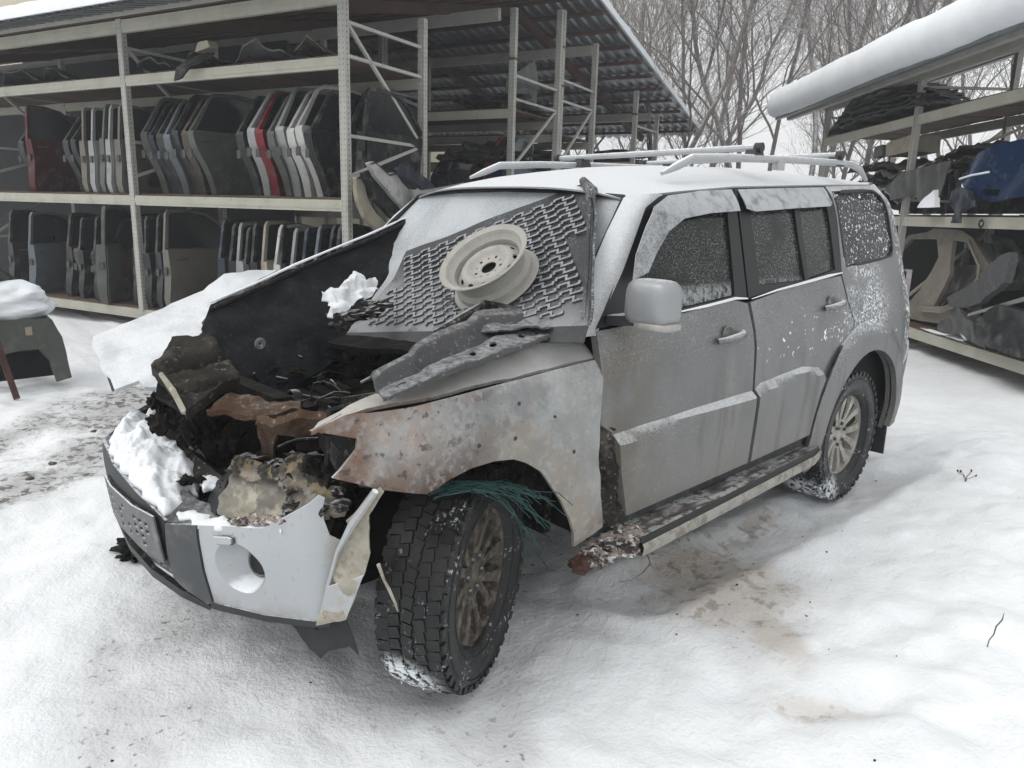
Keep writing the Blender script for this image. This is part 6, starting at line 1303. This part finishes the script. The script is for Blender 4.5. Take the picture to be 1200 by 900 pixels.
# ================================================================== small things on the ground
o = junk('charred_clump', 'black charred clump lying on the snow under the number plate carrier', 'debris', [((.52,-.90,.05),(.075,.06,.05)), ((.58,-.86,.04),(.05,.05,.035)), ((.47,-.93,.04),(.045,.04,.04))], M['char'], Matrix.Identity(4), .8, 4)
rn = random.Random(12)
def weed(x, y, h, n, label):
    m = MB(); g_ = float(ground_h(np.array([[x]]), np.array([[y]]))[0, 0])
    for i in range(n):
        a = rn.uniform(0, 6.28); P = [(x, y, g_-.02)]
        for k in range(5): P.append((x+math.cos(a)*.012*k+rn.uniform(-.006,.006), y+math.sin(a)*.012*k+rn.uniform(-.006,.006), g_+h*(k+1)/5*(1-.2*(i % 2))))
        m.tube(P, [.0022]*5+[.0008], 4); 
        if h < .13: m.lump(P[-1], (.006,.006,.010), i, 1, .5)
    tag(m.build('dry_weed', M['p_brown']), label, 'weed')
weed(-3.40, 1.36, .06, 4, 'dry brown weed tuft poking out of the snow bank right of the car'); weed(-1.52, 1.98, .14, 1, 'single thin dry grass stem standing in the snow at right')
m = MB()
for i in range(46):
    x, y = rn.uniform(-3.5, 1.4), rn.uniform(-1.4, 2.3)
    if rn.random() < .35: x, y = rn.gauss(-1.1, .4), rn.gauss(.9, .25)
    z = float(ground_h(np.array([[x]]), np.array([[y]]))[0, 0]); s_ = rn.uniform(.003, .008); m.lump((x, y, z+.001), (s_, s_*rn.uniform(.4,1), s_*.5), i, 1, .5)
o = m.build('burnt_crumbs', M['char'], None, None); tag(o, 'small burnt crumbs scattered over the snow', 'debris', kind='stuff')
m = MB(); 
for i in range(90):
    x, y = rn.uniform(-3.5, 2.2), rn.uniform(-5, -1.9)
    d_ = abs((y+2.0)-(x-2.2)*.56)/1.15
    if d_ > .8: continue
    z = float(ground_h(np.array([[x]]), np.array([[y]]))[0, 0]); s_ = rn.uniform(.01, .04); m.lump((x, y, z), (s_, s_*rn.uniform(.5,1), s_*.5), i, 1, .5)
o = m.build('gravel_lumps', M['p_brown'], None, None); tag(o, 'frozen dirt lumps on the driven strip of yard', 'dirt', kind='stuff')
# ================================================================== bare trees
def mk_bark():
    m = NM('bark', (.20, .185, .175), .9); m.layer(m.noise(4, .4, .7), (.13, .12, .115)); m.layer(m.up(.25, .7, .6, 12), (.75, .78, .8), .9, 0, k=.75); M['bark'] = m.done()
    m = NM('twig', (.26, .215, .19), .9); m.layer(m.noise(.6, .4, .6), (.17, .15, .145)); m.layer(m.up(.05, .6, .5, 10), (.7, .73, .75), .9, 0, k=.7); M['twig'] = m.done()
mk_bark()
def tree_proto(seed, H=11, lean=.1, forks=2, dens=1.0):
    rn = random.Random(seed); tr = MB(); tw = MB()
    def grow(p, d, L, r, lev):
        n = max(3, int(L/.45)) if lev < 3 else 3; P = [p.copy()]; rs = [r]; kids = []
        for i in range(n):
            d = (d+Vector((rn.uniform(-1,1), rn.uniform(-1,1), rn.uniform(-.25,.55)))*(.13 if lev == 0 else .24)).normalized()
            p = p+d*L/n; P.append(p.copy()); rs.append(r*(1-(.62 if lev < 2 else .8)*(i+1)/n)); kids.append((p.copy(), d.copy(), rs[-1], (i+1)/n))
        (tr if lev < 2 else tw).tube(P, rs, 7 if lev == 0 else (5 if lev == 1 else 3), cap=False)
        if lev >= 4: return
        for (q, dd, rr_, f) in kids:
            if lev == 0 and f < .22: continue
            for _ in range((1 if lev == 0 else (2 if lev == 1 else 2))):
                if rn.random() > (.92*dens if lev < 2 else (.95*dens+.04)): continue
                ax = dd.orthogonal().normalized(); ax.rotate(Matrix.Rotation(rn.uniform(0, 6.28), 3, dd)); nd = (dd*rn.uniform(.7,1.1)+ax*rn.uniform(.45,.95)+Vector((0,0,.22))).normalized()
                grow(q, nd, L*(rn.uniform(.34,.58) if lev == 0 else rn.uniform(.38,.62))*(1.1-.45*f if lev == 0 else 1), max(.005, rr_*rn.uniform(.4,.65)), lev+1)
    for k in range(forks): grow(Vector((k*.25,0,-.2)), Vector((lean*(1 if k else -.3)+rn.uniform(-.1,.1), rn.uniform(-.12,.12), 1)).normalized(), H*rn.uniform(.85,1), .060+.035*rn.random(), 0)
    root = empty('bare_tree'); tr.build('trunk', M['bark'], root, None); o = tw.build('twigs', M['twig'], root, None); o['kind'] = 'stuff'
    for ch in root.children: ch.data.polygons.foreach_set('use_smooth', [True]*len(ch.data.polygons))
    KIDS[root.name] = children(root); return root
protos = [tree_proto(s, H, ln, fk, dn) for s, H, ln, fk, dn in ((1, 11, .16, 1, .70), (2, 12, -.12, 2, .60), (3, 10, .30, 1, .71), (4, 13, .05, 2, .58), (5, 9, -.25, 1, .70))]
def make_trees():
    """a wood edge beyond both racks; each spot is (bearing in degrees, metres from the yard's middle, size)"""
    rn = random.Random(77); C0 = Vector((1.51, 2.57, 0)); first = set(); k = 0; adj = ['slender','leaning','forked','dense-crowned','thin','twisted','tall','many-stemmed','young','crooked']
    spots = []
    for i in range(9): spots.append((221-i*3.9+rn.uniform(-1,1), rn.uniform(17, 21), rn.uniform(.8, 1.1)))
    for i in range(19): spots.append((238-i*2.7+rn.uniform(-1,1), rn.uniform(24, 36), rn.uniform(1.0, 1.4)))
    for b, dd, s in spots:
        pos = C0+Vector((math.cos(R(b)), math.sin(R(b)), 0))*dd; p = protos[k % 5]
        if k % 5 in first: c = copy_tree(p)
        else: c = p; first.add(k % 5)
        c.location = (pos.x, pos.y, -.1); c.rotation_euler = (0, 0, rn.uniform(0, 6.28)); c.scale = (s, s, s)
        off = b-226.4
        where = 'beyond the tin roof' if off > -6 else ('in the gap between racks' if off > -18 else 'behind the right rack')
        tag(c, '%s leafless tree %s, %s from left in the %s row' % (adj[k % 10], where, (ORD+ORDX)[k if k < 9 else k-9], 'near' if k < 9 else 'far'), 'tree', 'leafless trees behind the yard'); k += 1
make_trees()
# far low bank of snowy ground behind the wood
V = []; F = []; n = 60
for i in range(n+1):
    a = R(170+90*i/n); h = 1.6+.6*noise.noise((i*.25, 0, 0))
    for rr_, z in ((60, -.2), (66, h), (90, h+.6)): V.append((1.5+rr_*math.cos(a), 2.5+rr_*math.sin(a), z))
F = [(i*3+j, i*3+j+1, i*3+j+4, i*3+j+3) for i in range(n) for j in range(2)]
tag(mesh_obj('far_snow_bank', V, F, M['snow'], None, 80), kind='structure')

# ================================================================== thin winter haze over the yard
hz = NM('winter_haze', (1, 1, 1)); nt = hz.nt; nt.nodes.clear(); vo = nt.nodes.new('ShaderNodeVolumePrincipled'); vo.inputs['Color'].default_value = (.93, .96, 1, 1); vo.inputs['Density'].default_value = .0055; vo.inputs['Anisotropy'].default_value = .2
ou = nt.nodes.new('ShaderNodeOutputMaterial'); nt.links.new(vo.outputs[0], ou.inputs['Volume'])
o = MB().box((0, 0, 11), (250, 250, 27)).build('haze', hz.m, None, None); o['kind'] = 'stuff'
